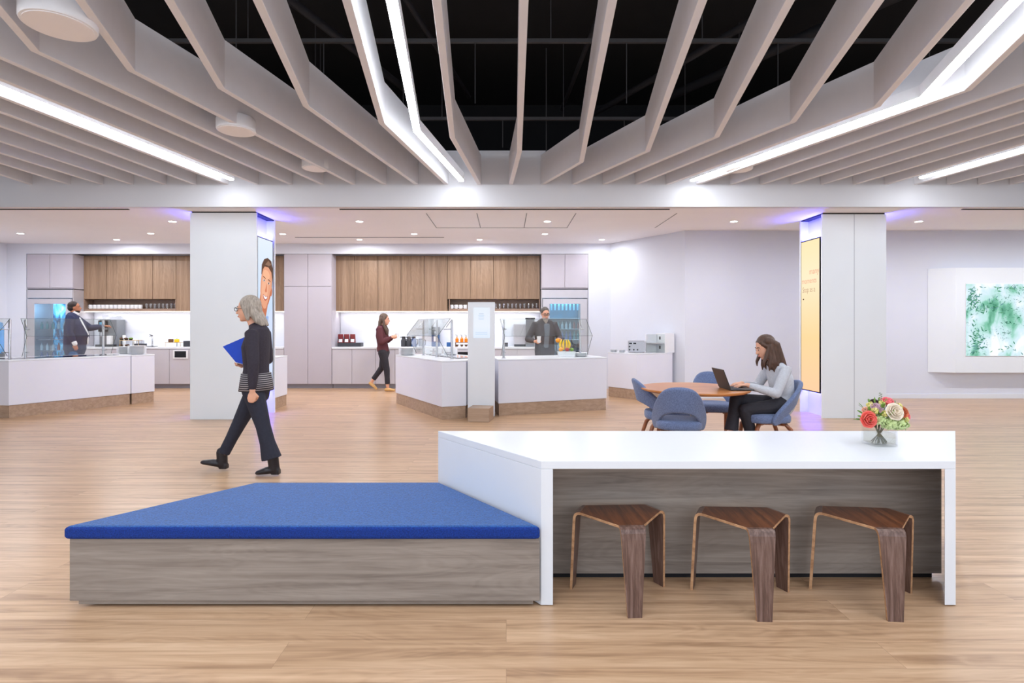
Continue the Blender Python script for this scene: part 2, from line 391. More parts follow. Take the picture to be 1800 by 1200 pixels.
def speaker(x, y, z, lab, r=.2):
    t = thing('pendant_speaker', lab, 'speaker', (x, y, z), 0, 'round white pendants between the baffles')
    obj('housing', MB().lathe([(r*.8, .15), (r*.95, .135), (r, .1), (r, .012), (r*.97, 0)][::-1], n=40), M['whiteplastic'], t, smooth=True)
    obj('grille', MB().lathe([(r*.9, -.006), (r*.9, 0)], n=40), M['ceil'], t, smooth=True)
    obj('hanger', MB().bar((0, 0, .15), (0, 0, 5.4-z), .006), M['rod'], t)
speaker((104-890)*3.72/980, 3.72, 3.4, 'largest round white pendant speaker at the top left of the ceiling', .215)
speaker(-2.8, 5.78, 3.42, 'round white pendant speaker half hidden behind a baffle above the left column', .19)
speaker(-2.5, 7.3, 3.46, 'small far round white pendant speaker close to the bulkhead, left side', .17)
speaker(3.07, 7.35, 3.46, 'small far round white pendant speaker close to the bulkhead, right side', .17)

# plenum rails, rods, pipes
def rail(y, z, x0, x1, lab):
    t = thing('strut_rail', lab, 'ceiling rail', (0, y, z))
    obj('channel', MB().box(x0, x1, -.02, .02, -.02, .02), M['rod'], t)
    for i in range(int((x1-x0)/.85)):
        x = x0+.4+i*.85
        obj('rod', MB().bar((x, 0, 0), (x, 0, 3.9-z if i % 2 else 5.38-z), .006), M['rod'], t)
rail(6.26, 4.6, -5, 5.2, 'dark metal rail crossing the black ceiling, nearer the camera')
rail(7.8, 4.3, -3, 4.2, 'dark metal rail crossing the black ceiling, just before the bulkhead')
for i, (a, c, r, lab) in enumerate([((-3.6, 2.5, 4.9), (-1.4, 8.5, 4.9), .05, 'dark pipe running back on the left of the black ceiling'),
        ((-1.9, 2.5, 5.1), (-.6, 9, 5.1), .035, 'thin dark pipe above the bright bent light left of the middle'),
        ((4.4, 2.5, 4.7), (1.2, 9, 4.7), .045, 'dark pipe slanting across the right of the black ceiling'),
        ((6.2, 3, 5.0), (2.4, 9, 5.0), .07, 'thick dark duct slanting across the far right of the black ceiling'),
        ((1.25, 3, 5.0), (.9, 9, 4.9), .03, 'thin dark conduit right of the middle baffle'),
        ((-6, 3.5, 4.9), (-3.2, 9, 4.9), .07, 'thick dark duct at the left edge of the black ceiling')]):
    tag(obj('ceiling_pipe', MB().bar(a, c, r, 12), M['dark'], smooth=True), lab, 'pipe')
for x, y, z, lab in [(.57, 7.95, 3.86, 'small dark sprinkler head hanging right of the middle baffle'), (-1.46, 7.9, 3.9, 'small dark sprinkler head hanging left of the bright bent light')]:
    t = thing('sprinkler', lab, 'sprinkler', (x, y, z))
    obj('drop_pipe', MB().bar((0, 0, .02), (0, 0, 1.5), .008), M['rod'], t)
    obj('head', MB().lathe([(.006, -.05), (.016, -.03), (.02, 0), (.01, .03)], n=12), M['dark'], t)

# ---------------------------------------------------------------- downlights
DL = [(36, 410, 'far left corner'), (205, 421, 'above the dark-haired man, back row'), (265, 410, 'left of the left column, middle row'), (303, 389, 'front row left of the left column'),
      (497, 411, 'just right of the left column'), (632, 389, 'front row above the tall grey cupboard'), (632, 421, 'back row above the wooden cupboards, leftmost'), (728, 411, 'middle row above the wooden cupboards'),
      (843, 421, 'back row above the white menu post'), (962, 389, 'front row above the right fridge'), (958, 411, 'middle row above the right fridge'), (1058, 421, 'back row beside the angled wall'),
      (1290, 389, 'front row left of the right column'), (1615, 389, 'right of the right column')]
for px, py, lab in DL:
    z = 3.12 if py < 400 else 3.25
    y = (z-1.4)*980/(573-py); x = (px-890)*y/980
    t = thing('downlight', 'small round recessed downlight, '+lab, 'downlight', (x, y, z), 0, 'recessed downlights over the servery')
    obj('rim', MB().lathe([(.075, -.004), (.075, .0)], n=24), M['whiteplastic'], t)
    obj('lens', MB().lathe([(.055, -.006), (.055, -.0045)], n=24), M['downlens'], t)
    l = area('downlight_lamp', (x, y, z-.03), (0, 0, 0), .12, .12, 9 if px == 1058 else 18, (.95, .97, 1)); l.data.shape = 'DISK'

for x, y in ((8.75, 9.16), (10.6, 9.16), (12.3, 9.16), (-8.9, 9.16), (-10.4, 9.16)):  # extra unseen downlights, added to brighten the display wall and the left end
    t = thing('downlight', 'added unseen downlight near an end of the front row of the servery ceiling', 'downlight', (x, y, 3.12), 0, 'added downlights beyond the frame')
    obj('rim', MB().lathe([(.075, -.004), (.075, .0)], n=24), M['whiteplastic'], t); obj('lens', MB().lathe([(.055, -.006), (.055, -.0045)], n=24), M['downlens'], t)
    area('downlight_lamp', (x, y, 3.09), (0, 0, 0), .12, .12, 20, (.95, .97, 1))

# ---------------------------------------------------------------- columns with recessed screens
def column(name, x0, x1, y0, y1):
    t = thing(name, {'l': 'white square column with a portrait screen, behind the walking woman', 'r': 'white square column with a yellow screen beside the round table'}['l' if x0 < 0 else 'r'], 'column', ((x0+x1)/2, y0, 0), 0)
    w = (x1-x0)/2; d = y1-y0
    obj('front_panel', MB().box(-w, w, 0, .03, .0, 3.1), M['column'], t, bevel=.003)
    obj('rear_panel', MB().box(-w, w, d-.03, d, .0, 3.1), M['column'], t, bevel=.003)
    obj('core', MB().box(-w+.13, w-.13, .03, d-.03, 0, 3.12), M['column'], t)
    obj('reveal', MB().box(-w+.02, w-.02, .01, d-.01, 3.1, 3.12), M['darkgap'], t)
    if x0 > 0: obj('seam', MB().box(-.003, .003, -.002, 0, .0, 3.1), M['toe'], t)
    return t
CL = (-4.747, -3.748, 8.366, 9.05); CR = (4.797, 5.774, 8.47, 9.12)
for c, nm in ((CL, 'column'), (CR, 'column')):
    column(nm, *c)
    for s in (-1, 1):
        xf = c[1] if s > 0 else c[0]
        # blue light leaving the recess above and below the screen
        area('recess_lamp', (xf-s*.092, (c[2]+c[3])/2, 2.74), (PI, s*.3, 0), .05, c[3]-c[2]-.1, 11, (.1, .1, 1))
        area('recess_lamp', (xf-s*.092, (c[2]+c[3])/2, .40), (0, -s*.3, 0), .05, c[3]-c[2]-.1, 4.5, (.1, .1, 1))
ZS0, ZS1 = .37, 2.77
def grad_screen(name, stops, s, axis=2):
    m = bpy.data.materials.new(name); m.use_nodes = True; nt = m.node_tree; nt.nodes.clear(); L = nt.links.new
    o = nt.nodes.new('ShaderNodeOutputMaterial'); e = nt.nodes.new('ShaderNodeEmission'); e.inputs[1].default_value = s*.8
    tc = nt.nodes.new('ShaderNodeTexCoord'); sp = nt.nodes.new('ShaderNodeSeparateXYZ'); r = nt.nodes.new('ShaderNodeValToRGB')
    L(tc.outputs['Generated'], sp.inputs[0]); L(sp.outputs[axis], r.inputs[0]); L(r.outputs[0], e.inputs[0]); L(e.outputs[0], o.inputs[0])
    el = r.color_ramp.elements; el[0].position, el[0].color = stops[0]; el[1].position, el[1].color = stops[-1]
    for p, c in stops[1:-1]: x = el.new(p); x.color = c
    return m
def screen_body(t, s, y0, y1):
    # body and blue strips round its back; s = +1 shows towards +x
    obj('frame', MB().box(0, -s*.055, y0, y1, ZS0, ZS1), M['blackplastic'], t, bevel=.002)
    obj('led_strip', MB().box(-s*.056, -s*.066, y0+.05, y1-.05, ZS1-.06, ZS1-.04), M['ledblue'], t)
    obj('led_strip', MB().box(-s*.056, -s*.066, y0+.05, y1-.05, ZS0+.04, ZS0+.06), M['ledblue'], t)
    obj('bracket', MB().box(-s*.05, -s*.11, (y0+y1)/2-.08, (y0+y1)/2+.08, 1.4, 1.7), M['blackplastic'], t)
def flat(t, name, pts, m, x, s=1):
    """flat picture element on a screen: (y, z) outline, at depth x"""
    vs = [(x, p[0], p[1]) for p in pts]; f = tuple(range(len(pts)))
    b = MB(); b.add(vs, [f if s > 0 else f[::-1]]); return obj(name, b, m, t)
def ell(cy, cz, ry, rz, n=28, a0=0, a1=2*PI): return [(cy+ry*math.cos(a0+(a1-a0)*i/n), cz+rz*math.sin(a0+(a1-a0)*i/n)) for i in range(n)]
E = lambda n, c, s=1.0: emis(n, c, s*.8)
# left column: portrait of a smiling man in a white coat
t = thing('portrait_screen', 'tall narrow screen with a smiling short-haired man in a white coat', 'screen', (-3.765, 8.43, 0))
W = .565
screen_body(t, 1, 0, W)
obj('picture', MB().box(.0005, .002, .018, W-.018, ZS0+.018, ZS1-.018), grad_screen('portrait_backdrop', [(0, srgb(190, 205, 245)), (.5, srgb(200, 220, 245)), (1, srgb(228, 238, 255))], 1.0), t)
skin1 = E('picture_skin', srgb(232, 166, 134)); skin2 = E('picture_skin_light', srgb(246, 186, 150)); hairp = E('picture_hair', srgb(104, 78, 66)); coat = E('picture_coat', srgb(212, 224, 252), 1.0)
FC, FZ = .30, 2.02       # centre of the portrait's face
flat(t, 'coat', [(.02, .42), (.545, .42), (.545, 1.68), (.44, 1.64), (.30, 1.46), (.15, 1.5), (.02, 1.36)], coat, .0025)
flat(t, 'shirt', [(.10, 1.52), (.17, 1.3), (.22, 1.0), (.38, 1.56)], E('picture_shirt', srgb(140, 176, 236)), .003)
flat(t, 'lapel', [(.20, 1.0), (.25, 1.05), (.40, 1.55), (.36, 1.56)], E('picture_lapel', srgb(176, 192, 232)), .0033)
def T2(pts, k=1.22, a=math.radians(-11)):
    c, s_ = math.cos(a), math.sin(a); out = []
    for p in pts:
        y, z = (p[0]-FC)*k, (p[1]-FZ)*k; out.append((min(.545, max(.02, FC+y*c-z*s_)), FZ+y*s_+z*c))
    return out
def F2(nm, pts, m, d): flat(t, nm, T2(pts), m, d)
F2('neck', [(.14, 1.7), (.22, 1.52), (.36, 1.6), (.42, 1.95), (.16, 1.95)], E('picture_neck', srgb(198, 122, 92)), .0034)
F2('hair', [(FC-.165, FZ+.12), (FC-.175, FZ+.24), (FC-.12, FZ+.33), (FC-.02, FZ+.375), (FC+.09, FZ+.365), (FC+.165, FZ+.29), (FC+.185, FZ+.16), (FC+.175, FZ+.0), (FC+.1, FZ+.1)], hairp, .0037)
F2('ear', ell(FC+.165, FZ-.03, .03, .06), E('picture_ear', srgb(206, 128, 100)), .0039)
fc = [(FC-.155, FZ+.16), (FC-.165, FZ+.02), (FC-.155, FZ-.1), (FC-.125, FZ-.19), (FC-.07, FZ-.265), (FC-.01, FZ-.295), (FC+.05, FZ-.275), (FC+.11, FZ-.2), (FC+.15, FZ-.1), (FC+.165, FZ+.03), (FC+.16, FZ+.14), (FC+.12, FZ+.22), (FC+.02, FZ+.26), (FC-.09, FZ+.24)]
F2('face', fc, skin1, .0041)
F2('cheek_light', ell(FC-.03, FZ-.02, .095, .17), E('picture_skin_mid', srgb(242, 182, 150)), .0044)
F2('forehead_light', ell(FC-.02, FZ+.15, .1, .06), skin2, .0046)
F2('jaw_shade', [(FC+.05, FZ-.275), (FC+.11, FZ-.2), (FC+.15, FZ-.1), (FC+.165, FZ+.03), (FC+.13, FZ-.04), (FC+.1, FZ-.15)], E('picture_shade', srgb(200, 122, 92)), .0044)
F2('hair_side', [(FC-.155, FZ+.1), (FC-.172, FZ+.2), (FC-.14, FZ+.29), (FC-.07, FZ+.27), (FC-.13, FZ+.2)], hairp, .0048)
F2('fringe_light', [(FC-.08, FZ+.27), (FC+.0, FZ+.345), (FC+.1, FZ+.32), (FC+.03, FZ+.28)], E('picture_hair_light', srgb(148, 116, 98)), .0048)
for dy, dz in ((-.075, .06), (.07, .06)):
    F2('eye_white', ell(FC+dy, FZ+dz, .032, .013), E('picture_eye_white', srgb(236, 226, 226)), .0049)
    F2('eye', ell(FC+dy, FZ+dz, .014, .013), E('picture_eye', srgb(62, 46, 44)), .0052)
    F2('eyebrow', [(FC+dy-.045, FZ+dz+.035), (FC+dy-.02, FZ+dz+.05), (FC+dy+.04, FZ+dz+.04), (FC+dy+.045, FZ+dz+.03), (FC+dy-.02, FZ+dz+.037)], hairp, .0052)
F2('nose', [(FC+.012, FZ+.05), (FC+.034, FZ-.06), (FC+.0, FZ-.082), (FC-.028, FZ-.066)], E('picture_nose', srgb(216, 136, 104)), .005)
F2('lips', [(FC-.075, FZ-.115), (FC-.0, FZ-.128), (FC+.075, FZ-.11), (FC+.05, FZ-.165), (FC, FZ-.188), (FC-.05, FZ-.168)], E('picture_lips', srgb(186, 96, 86)), .005)
F2('teeth', [(FC-.06, FZ-.122), (FC-.0, FZ-.134), (FC+.06, FZ-.118), (FC+.038, FZ-.155), (FC, FZ-.168), (FC-.038, FZ-.155)], E('picture_teeth', srgb(246, 244, 248)), .0054)
# its twin on the far side of the column
t = thing('back_screen', 'dark edged screen on the hidden left side of the left column', 'screen', (-4.73, 8.43, 0))
screen_body(t, -1, 0, W); obj('picture', MB().box(-.002, -.0005, .018, W-.018, ZS0+.018, ZS1-.018), grad_screen('yellow_picture2', [(0, srgb(255, 214, 170)), (1, srgb(255, 238, 206))], 1.0), t)
# right column
def glyphs(t, txt, y, z, size, m, x=-.003, squash=1):
    cu = bpy.data.curves.new('t', 'FONT'); cu.body = txt; cu.size = size; cu.align_x = 'LEFT'; cu.space_character = 1.0
    o = bpy.data.objects.new('text_line', cu); C.objects.link(o)
    dg = bpy.context.evaluated_depsgraph_get(); dg.update(); me = bpy.data.meshes.new_from_object(o.evaluated_get(dg)); bpy.data.objects.remove(o)
    # text plane faces -x, runs from far (+y) to near
    for v in me.vertices: X, Y = v.co.x*squash, v.co.y; v.co = (x, y-X, z+Y)
    me.materials.clear(); me.materials.append(m); o = bpy.data.objects.new('text_line', me); C.objects.link(o); o.parent = t; return o
t = thing('information_screen', 'tall narrow yellow to orange screen facing the round table', 'screen', (4.80, 8.53, 0))
screen_body(t, -1, 0, .555)
obj('picture', MB().box(-.002, -.0005, .018, .54, ZS0+.018, ZS1-.018), grad_screen('yellow_picture', [(0, srgb(255, 206, 164)), (.35, srgb(255, 216, 160)), (.75, srgb(255, 236, 200)), (1, srgb(255, 232, 184))], 1.0), t)
red = E('red_text', srgb(236, 170, 140)); br_ = E('brown_text', srgb(190, 160, 130))
glyphs(t, 'many', .30, 2.22, .13, red); glyphs(t, 'moments', .52, 2.08, .12, red, squash=.95); glyphs(t, 'Stop as a', .50, 1.94, .12, br_, squash=.85)
flat(t, 'mark', ell(.47, 1.83, .02, .012), E('dark_mark', srgb(70, 50, 30)), -.003, -1)
t = thing('back_screen', 'dark edged screen on the hidden right side of the right column', 'screen', (5.77, 8.53, 0))
screen_body(t, 1, 0, .555); obj('picture', MB().box(.0005, .002, .018, .54, ZS0+.018, ZS1-.018), M['paper'], t)

# ---------------------------------------------------------------- kitchen wall
KX = lambda px, D=12.5: (px-890)*D/980
def door(t, x0, x1, z0, z1, m, y=0, g=.004, th=.02):
    return obj('door', MB().box(x0+g, x1-g, y-th, y, z0+g, z1-g), m, t, bevel=.002)
def tall(x0, x1, zs, lab, doors=2):
    t = thing('tall_cabinet', lab, 'cabinet', (x0, 12.52, 0))
    w = x1-x0
    obj('carcass', MB().box(0, w, .001, .62, .1, 3.018), M['tallcab'], t)
    obj('toe_kick', MB().box(.002, w-.002, .07, .6, 0, .1), M['toe'], t)
    for za, zb in zs:
        for i in range(doors): door(t, w*i/doors, w*(i+1)/doors, za, zb, M['tallcab'])
    return t
tall(KX(499), KX(583), [(.1, 2.29), (2.29, 3.015)], 'tall mauve-grey double cupboard right of the left column')
def fridge(x0, x1, lab, gx0, gx1, lit, labcab):
    t = thing('upper_cabinet', labcab, 'cabinet', (x0, 12.52, 2.24))
    w = x1-x0
    obj('carcass', MB().box(0, w, .001, .6, 0, .776), M['tallcab'], t)
    for i in range(2): door(t, w*i/2, w*(i+1)/2, .02, .775, M['tallcab'])
    t = thing('fridge', lab, 'fridge', (x0, 12.52, 0))
    z0, z1 = .10, 2.0
    g0, g1 = gx0-x0, gx1-x0; gz0, gz1 = .5, 1.9
    b = MB(); b.box(0, .02, 0, .62, .02, 2.22); b.box(w-.02, w, 0, .62, .02, 2.22); b.box(.02, w-.02, .6, .62, .02, 2.22); b.box(.02, w-.02, 0, .6, .02, .12); b.box(.02, w-.02, 0, .6, 2.18, 2.22)
    obj('housing', b, M['steelpanel'], t)
    obj('vent_panel', MB().box(.01, w-.01, -.025, 0, 2.03, 2.215), M['steelpanel'], t, bevel=.003)
    f = MB(); f.box(.03, g0, -.045, -.002, .1, 2.01); f.box(g1, w-.03, -.045, -.002, .1, 2.01); f.box(g0, g1, -.045, -.002, .1, gz0); f.box(g0, g1, -.045, -.002, gz1, 2.01)
    d = obj('door', f, M['steelpanel'], t)
    obj('glass_pane', MB().box(g0, g1, -.03, -.022, gz0, gz1), glassy('fridge_glass', (.84, .93, .97), .1), d)
    gk = MB(); gk.box(.02, .035, -.002, 0, .1, 2.02); gk.box(w-.035, w-.02, -.002, 0, .1, 2.02); gk.box(.035, w-.035, -.002, 0, 2.008, 2.02); obj('gasket', gk, M['darkgap'], t)
    obj('gap', MB().box(.012, w-.012, -.004, .002, 2.215, 2.235), M['darkgap'], t)
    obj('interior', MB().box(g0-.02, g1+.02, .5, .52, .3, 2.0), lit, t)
    area('fridge_fill', (x0+(g0+g1)/2, 12.62, 1.97), (.3, 0, 0), g1-g0-.05, .05, 5, (.7, .88, 1))  # lamp added to brighten the inside of the fridge
    return t, g0, g1
mint = mat('fridge_interior_teal', srgb(26, 76, 100), .4, noise=.3, nscale=6, emit=srgb(40, 120, 150), estr=.05)
window_refl = bpy.data.materials.new('fridge_window_reflection'); window_refl.use_nodes = True; nt = window_refl.node_tree; bs = nt.nodes['Principled BSDF']  # window reflection painted as glowing blue noise behind the left fridge glass
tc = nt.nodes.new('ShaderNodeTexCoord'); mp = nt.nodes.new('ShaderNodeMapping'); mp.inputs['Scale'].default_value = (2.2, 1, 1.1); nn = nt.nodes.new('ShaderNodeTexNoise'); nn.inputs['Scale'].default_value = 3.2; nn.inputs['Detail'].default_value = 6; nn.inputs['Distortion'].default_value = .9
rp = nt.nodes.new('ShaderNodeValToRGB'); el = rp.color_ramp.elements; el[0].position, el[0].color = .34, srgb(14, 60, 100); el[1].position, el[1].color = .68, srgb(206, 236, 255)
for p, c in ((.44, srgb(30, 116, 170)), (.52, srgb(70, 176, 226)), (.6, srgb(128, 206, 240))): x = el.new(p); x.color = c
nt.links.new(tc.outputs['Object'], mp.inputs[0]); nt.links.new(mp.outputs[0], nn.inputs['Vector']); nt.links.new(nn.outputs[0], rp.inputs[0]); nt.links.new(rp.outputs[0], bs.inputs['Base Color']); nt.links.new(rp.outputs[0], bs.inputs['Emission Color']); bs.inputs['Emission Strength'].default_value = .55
t1, g0, g1 = fridge(KX(47), KX(128), 'steel glass-door fridge behind the man in the navy jacket', KX(62), KX(117), window_refl, 'pair of mauve-grey cupboards over the left fridge')  # its interior panel carries the painted window reflection
t2, h0, h1 = fridge(KX(952), KX(1034), 'steel glass-door fridge full of drinks, behind the bearded man', KX(966), KX(1020), mint, 'pair of mauve-grey cupboards over the right fridge')
cyan = glassy('x', (.5, .8, .95), .1)
icy = mat('icy_blue_plastic', srgb(120, 190, 220), .2, noise=.1, emit=srgb(110, 190, 225), estr=.25)
bottlecols = [mat('bottle_blue', srgb(50, 100, 180), .2, noise=.1), mat('bottle_teal', srgb(70, 150, 160), .2, noise=.1), mat('bottle_pale', srgb(180, 200, 215), .2, noise=.1), mat('bottle_red', srgb(150, 60, 70), .2, noise=.1), mat('bottle_dark', srgb(40, 50, 66), .2, noise=.1)]
for tt, a, c in ((t1, g0, g1), (t2, h0, h1)):
    for z in (.62, .86, 1.1, 1.34, 1.58):
        obj('shelf', MB().box(a-.015, c+.015, .03, .48, z-.008, z), M['chrome'], tt)
X0 = tt.location.x
def bottle(x, y, z, m, h=.19, r=.028):
    b = MB().lathe([(r*.9, 0), (r, .01), (r, h*.6), (r*.4, h*.8), (r*.38, h), (r*.3, h)], n=12)
    return obj('drink_bottle', b, m, smooth=True, loc=(x, y, z))
proto = None
for tt, a, c, w_ in ((t2, h0, h1, 'right'), (t1, g0, g1, 'left')):
    for zi, z in enumerate((.62, .86, 1.1, 1.34)):
        n = 8 if w_ == 'right' else 6
        for i in range(n):
            if w_ == 'left' and zi in (2,): continue
            m = bottlecols[(zi*2+(i//3)) % 5]
            o = bottle(tt.location.x+a+.03+(c-a-.06)*i/(n-1), 12.52+.12, z, m, .16 if zi % 2 else .19)
            tag(o, 'chilled drink bottle standing in the %s fridge, %s shelf from the bottom' % (w_, ORD[zi+1]), 'bottle', 'bottles in the %s fridge' % w_)
obj('light_bar', MB().box(h0, h1, .04, .08, 1.9, 1.93), icy, t2)
for i in range(8): obj('shelf_divider', MB().prism([(h0+.03+.085*i, .1), (h0+.07+.085*i, .1), (h0+.05+.085*i, .14)], 1.76, 1.9), icy, t2)

# wall cabinets in oak
UY = 12.82
def wallcab(pxs, z0, lab):
    x0 = KX(pxs[0], UY); t = thing('wall_cabinet', lab, 'cabinet', (x0, UY+.02, z0))
    x1 = KX(pxs[-1], UY)
    obj('carcass', MB().box(.001, x1-x0-.001, .001, .3, 0, 3.018-z0), M['oakv'], t)
    for a, c in zip(pxs, pxs[1:]): door(t, KX(a, UY)-x0, KX(c, UY)-x0, 0, 3.015-z0, M['oakv'])
    return t
ZD, ZB = 2.02, 1.74
wallcab([147, 187.6, 228], ZD, 'oak double wall cupboard over the mugs on the left, next to the left fridge')
wallcab([228, 268.5, 309.5], ZD, 'oak double wall cupboard over the glasses left of the left column')
wallcab([309.5, 350, 391, 432], ZB, 'oak wall cupboard meeting the left side of the left column')
wallcab([432, 458, 499], ZB, 'oak wall cupboard showing between left column and tall grey cupboard')
wallcab([589, 623.5, 664.4], ZB, 'oak double wall cupboard right of the tall grey cupboard')
wallcab([664.4, 705, 745.5], ZB, 'oak double wall cupboard above the woman in maroon')
wallcab([745.5, 786.5], ZB, 'single oak wall cupboard left of the right open shelf')
wallcab([786.5, 827.5, 867.7], ZD, 'oak double wall cupboard above the white menu post')
wallcab([867.7, 908.8, 949], ZD, 'oak double wall cupboard next to the right fridge')
def openshelf(pa, pc, lab):
    x0, x1 = KX(pa, UY), KX(pc, UY); t = thing('open_shelf', lab, 'shelf', (x0, UY, ZB)); w = x1-x0; h = ZD-ZB-.004
    b = MB(); b.box(0, w, 0, .32, 0, .06); b.box(0, .02, 0, .32, .06, h); b.box(w-.02, w, 0, .32, .06, h); b.box(.02, w-.02, .3, .32, .06, h)
    obj('niche', b, M['oakshelf'], t)
    return x0, x1
sL = openshelf(147, 309.3, 'long open oak shelf holding mugs and glasses, left of the left column')
sR = openshelf(789, 949, 'long open oak shelf holding mugs and glasses, behind the menu post')
# mugs and glasses
def mk_mug(loc, lab):
    t = thing('mug', lab, 'mug', loc, 0, lab)
    obj('cup', MB().lathe([(.036, 0), (.042, .008), (.043, .095), (.039, .095), (.038, .012), (.002, .01)], n=20), M['porcelain'], t, smooth=True)
    b = MB(); pts = [(-.038-.028*math.sin(PI*i/8), -.01, .02+.06*i/8) for i in range(9)]
    b.limb(pts, [.006]*9, n=8); obj('handle', b, M['porcelain'], t, smooth=True); return t
def mk_glass(loc, lab):
    b = MB().lathe([(.028, 0), (.03, .004), (.036, .12), (.034, .12), (.028, .012), (.001, .01)], n=18)
    o = obj('drinking_glass', b, M['drinkglass'], smooth=True, loc=loc); tag(o, lab, 'glass', lab); return o
zz = ZB+.06; m0 = None
for (xs, lab) in (([KX(p, UY) for p in [153+7.35*i for i in range(13)]], 'white mug in the row on the left open shelf'), ([KX(793+8.1*i, UY) for i in range(4)], 'white mug in the row on the right open shelf')):
    for x in xs:
        if m0 is None: m0 = mk_mug((x, UY+.12, zz), lab)
        else:
            q = dup(m0, (x, UY+.12, zz), label=lab); q['group'] = lab
g00 = None
for (xs, lab) in (([KX(252+7.3*i, UY) for i in range(8)], 'clear drinking glass in the row on the left open shelf'), ([KX(871+7.3*i, UY) for i in range(11)], 'clear drinking glass in the row on the right open shelf')):
    for x in xs:
        if g00 is None: g00 = mk_glass((x, UY+.12, zz), lab)
        else: q = dup(g00, (x, UY+.12, zz), label=lab); q['group'] = lab
# base cabinets and worktops
def basecab(pxs, lab, z1=.888):
    x0, x1 = KX(pxs[0]), KX(pxs[-1]); t = thing('base_cabinet', lab, 'cabinet', (x0, 12.52, 0)); w = x1-x0
    obj('carcass', MB().box(.001, w-.001, .001, .6, .1, z1), M['greycab'], t)
    obj('toe_kick', MB().box(.001, w-.001, .07, .5, 0, .1), M['toe'], t)
    for a, c in zip(pxs, pxs[1:]): door(t, KX(a)-x0, KX(c)-x0, .1, z1, M['greycab'])
    return t
basecab([129, 176, 223], 'grey base cupboard behind the left serving island, under the coffee machine')
basecab([223, 249.5, 297.5], 'grey double base cupboard with a gap behind the small left island end')
t = basecab([297.5, 334], 'grey base cupboard with a small built-in display, left of the left column')
obj('display_frame', MB().box(KX(305)-KX(297.5), KX(331)-KX(297.5), -.04, -.022, .67, .88-.02), M['whiteplastic'], t, bevel=.004)
obj('display', MB().box(KX(308)-KX(297.5), KX(328)-KX(297.5), -.044, -.04, .70, .84), M['blackgloss'], t)
basecab([334, 380, 430, 499], 'grey base cupboards hidden behind the left column')
basecab([583.5, 618.7, 660], 'grey double base cupboard right of the tall grey cupboard, under the coffee bags')
basecab([660, 694, 730], 'grey double base cupboard behind the woman in maroon')
basecab([730, 775, 800], 'grey base cupboard behind the centre serving island')
t = basecab([800, 848, 862], 'grey base cupboard with a built-in oven behind the menu post')
obj('oven_front', MB().box(-.0, .5, -.035, -.021, .62, .87), M['steelpanel'], t, bevel=.003); obj('oven_window', MB().box(.06, .40, -.038, -.035, .66, .82), M['blackgloss'], t)
basecab([862, 909, 951], 'grey double base cupboard behind the bearded man')
def worktop(pa, pc, lab):
    x0, x1 = KX(pa), KX(pc)
    tag(obj('worktop', MB().box(0, x1-x0, 0, .65, 0, .04), M['white'], bevel=.003, loc=(x0, 12.49, .889)), lab, 'worktop')
worktop(129.5, 498.5, 'white worktop running behind the left column'); worktop(583.5, 951, 'white worktop along the wall behind the centre island')
ZK = .93
for i, (pa, pc) in enumerate(((147.5, 498), (589, 948.5))):
    lab = 'thin glowing light strip under the %s oak wall cupboards' % ('left', 'right')[i]
    x0, x1 = KX(pa, UY), KX(pc, UY)
    tag(obj('under_cabinet_light', MB().box(x0, x1, UY+.03, UY+.06, ZB-.014, ZB-.001), M['ledwarm']), lab, 'light')
    area('under_cabinet_lamp', ((x0+x1)/2, UY+.1, ZB-.03), (.25, 0, 0), x1-x0-.1, .05, 8, (.96, .98, 1))
struct('trim_14', MB().box(KX(129), KX(499), 13.135, 13.15, .93, 1.75), M['wall']); struct('trim_15', MB().box(KX(584), KX(951), 13.135, 13.15, .93, 1.75), M['wall'])

# ---------------------------------------------------------------- serving islands
def inset(poly, d):
    """shrink a convex/concave plan polygon by d"""
    n = len(poly); a = sum(poly[i][0]*poly[(i+1) % n][1]-poly[(i+1) % n][0]*poly[i][1] for i in range(n)); s = 1 if a > 0 else -1; out = []
    for i in range(n):
        p = Vector(poly[i]); u = (p-Vector(poly[i-1])).normalized(); v = (Vector(poly[(i+1) % n])-p).normalized()
        nu = Vector((-u.y, u.x))*s; nv = Vector((-v.y, v.x))*s; m = (nu+nv).normalized()
        q = p+m*d/max(.3, m.dot(nu)); out.append((q.x, q.y))
    return out
def island(poly, lab, name='serving_island', well=None):
    c = (poly[0][0], poly[0][1]); P = [(p[0]-c[0], p[1]-c[1]) for p in poly]
    t = thing(name, lab, 'counter', (c[0], c[1], 0))
    obj('plinth', MB().prism(inset(P, .012), .0, .19), M['plinth'], t)
    obj('body', MB().prism(P, .192, .86), M['island'], t, bevel=.006)
    obj('top', MB().prism(inset(P, -.002), .861, .88), M['white'], t, bevel=.004)
    if well:
        W_ = [(p[0]-c[0], p[1]-c[1]) for p in well]
        obj('hob', MB().prism(W_, .88, .884), M['blackgloss'], t)
    return t
ZI = .88
LI = [(-7.56, 8.47), (-6.711, 9.963), (-7.5, 10.5), (-8.25, 9.4), (-9.9, 9.75), (-10.1, 8.85)]
island(LI, 'long white serving island at the left edge with black glass top and oak base', well=[(-7.75, 8.68), (-6.95, 10.0), (-7.4, 10.3), (-8.2, 9.15), (-9.2, 9.3), (-9.3, 8.97)])
island([(-6.706, 9.972), (-6.51, 10.32), (-7.25, 10.8), (-7.49, 10.512)], 'short white end unit at the right of the left serving island', 'island_end_unit')
island([(-3.88, 9.25), (-3.88, 9.88), (-5.2, 9.88), (-5.2, 9.25)], 'white serving counter mostly hidden behind the left column')
CI = [(-2.01, 10.12), (-.962, 8.315), (-.61, 8.464), (-.60, 8.57), (-.35, 8.64), (-.35, 9.6), (-1.15, 10.55)]
t = island(CI, 'white angled serving island left of the menu post', well=None)
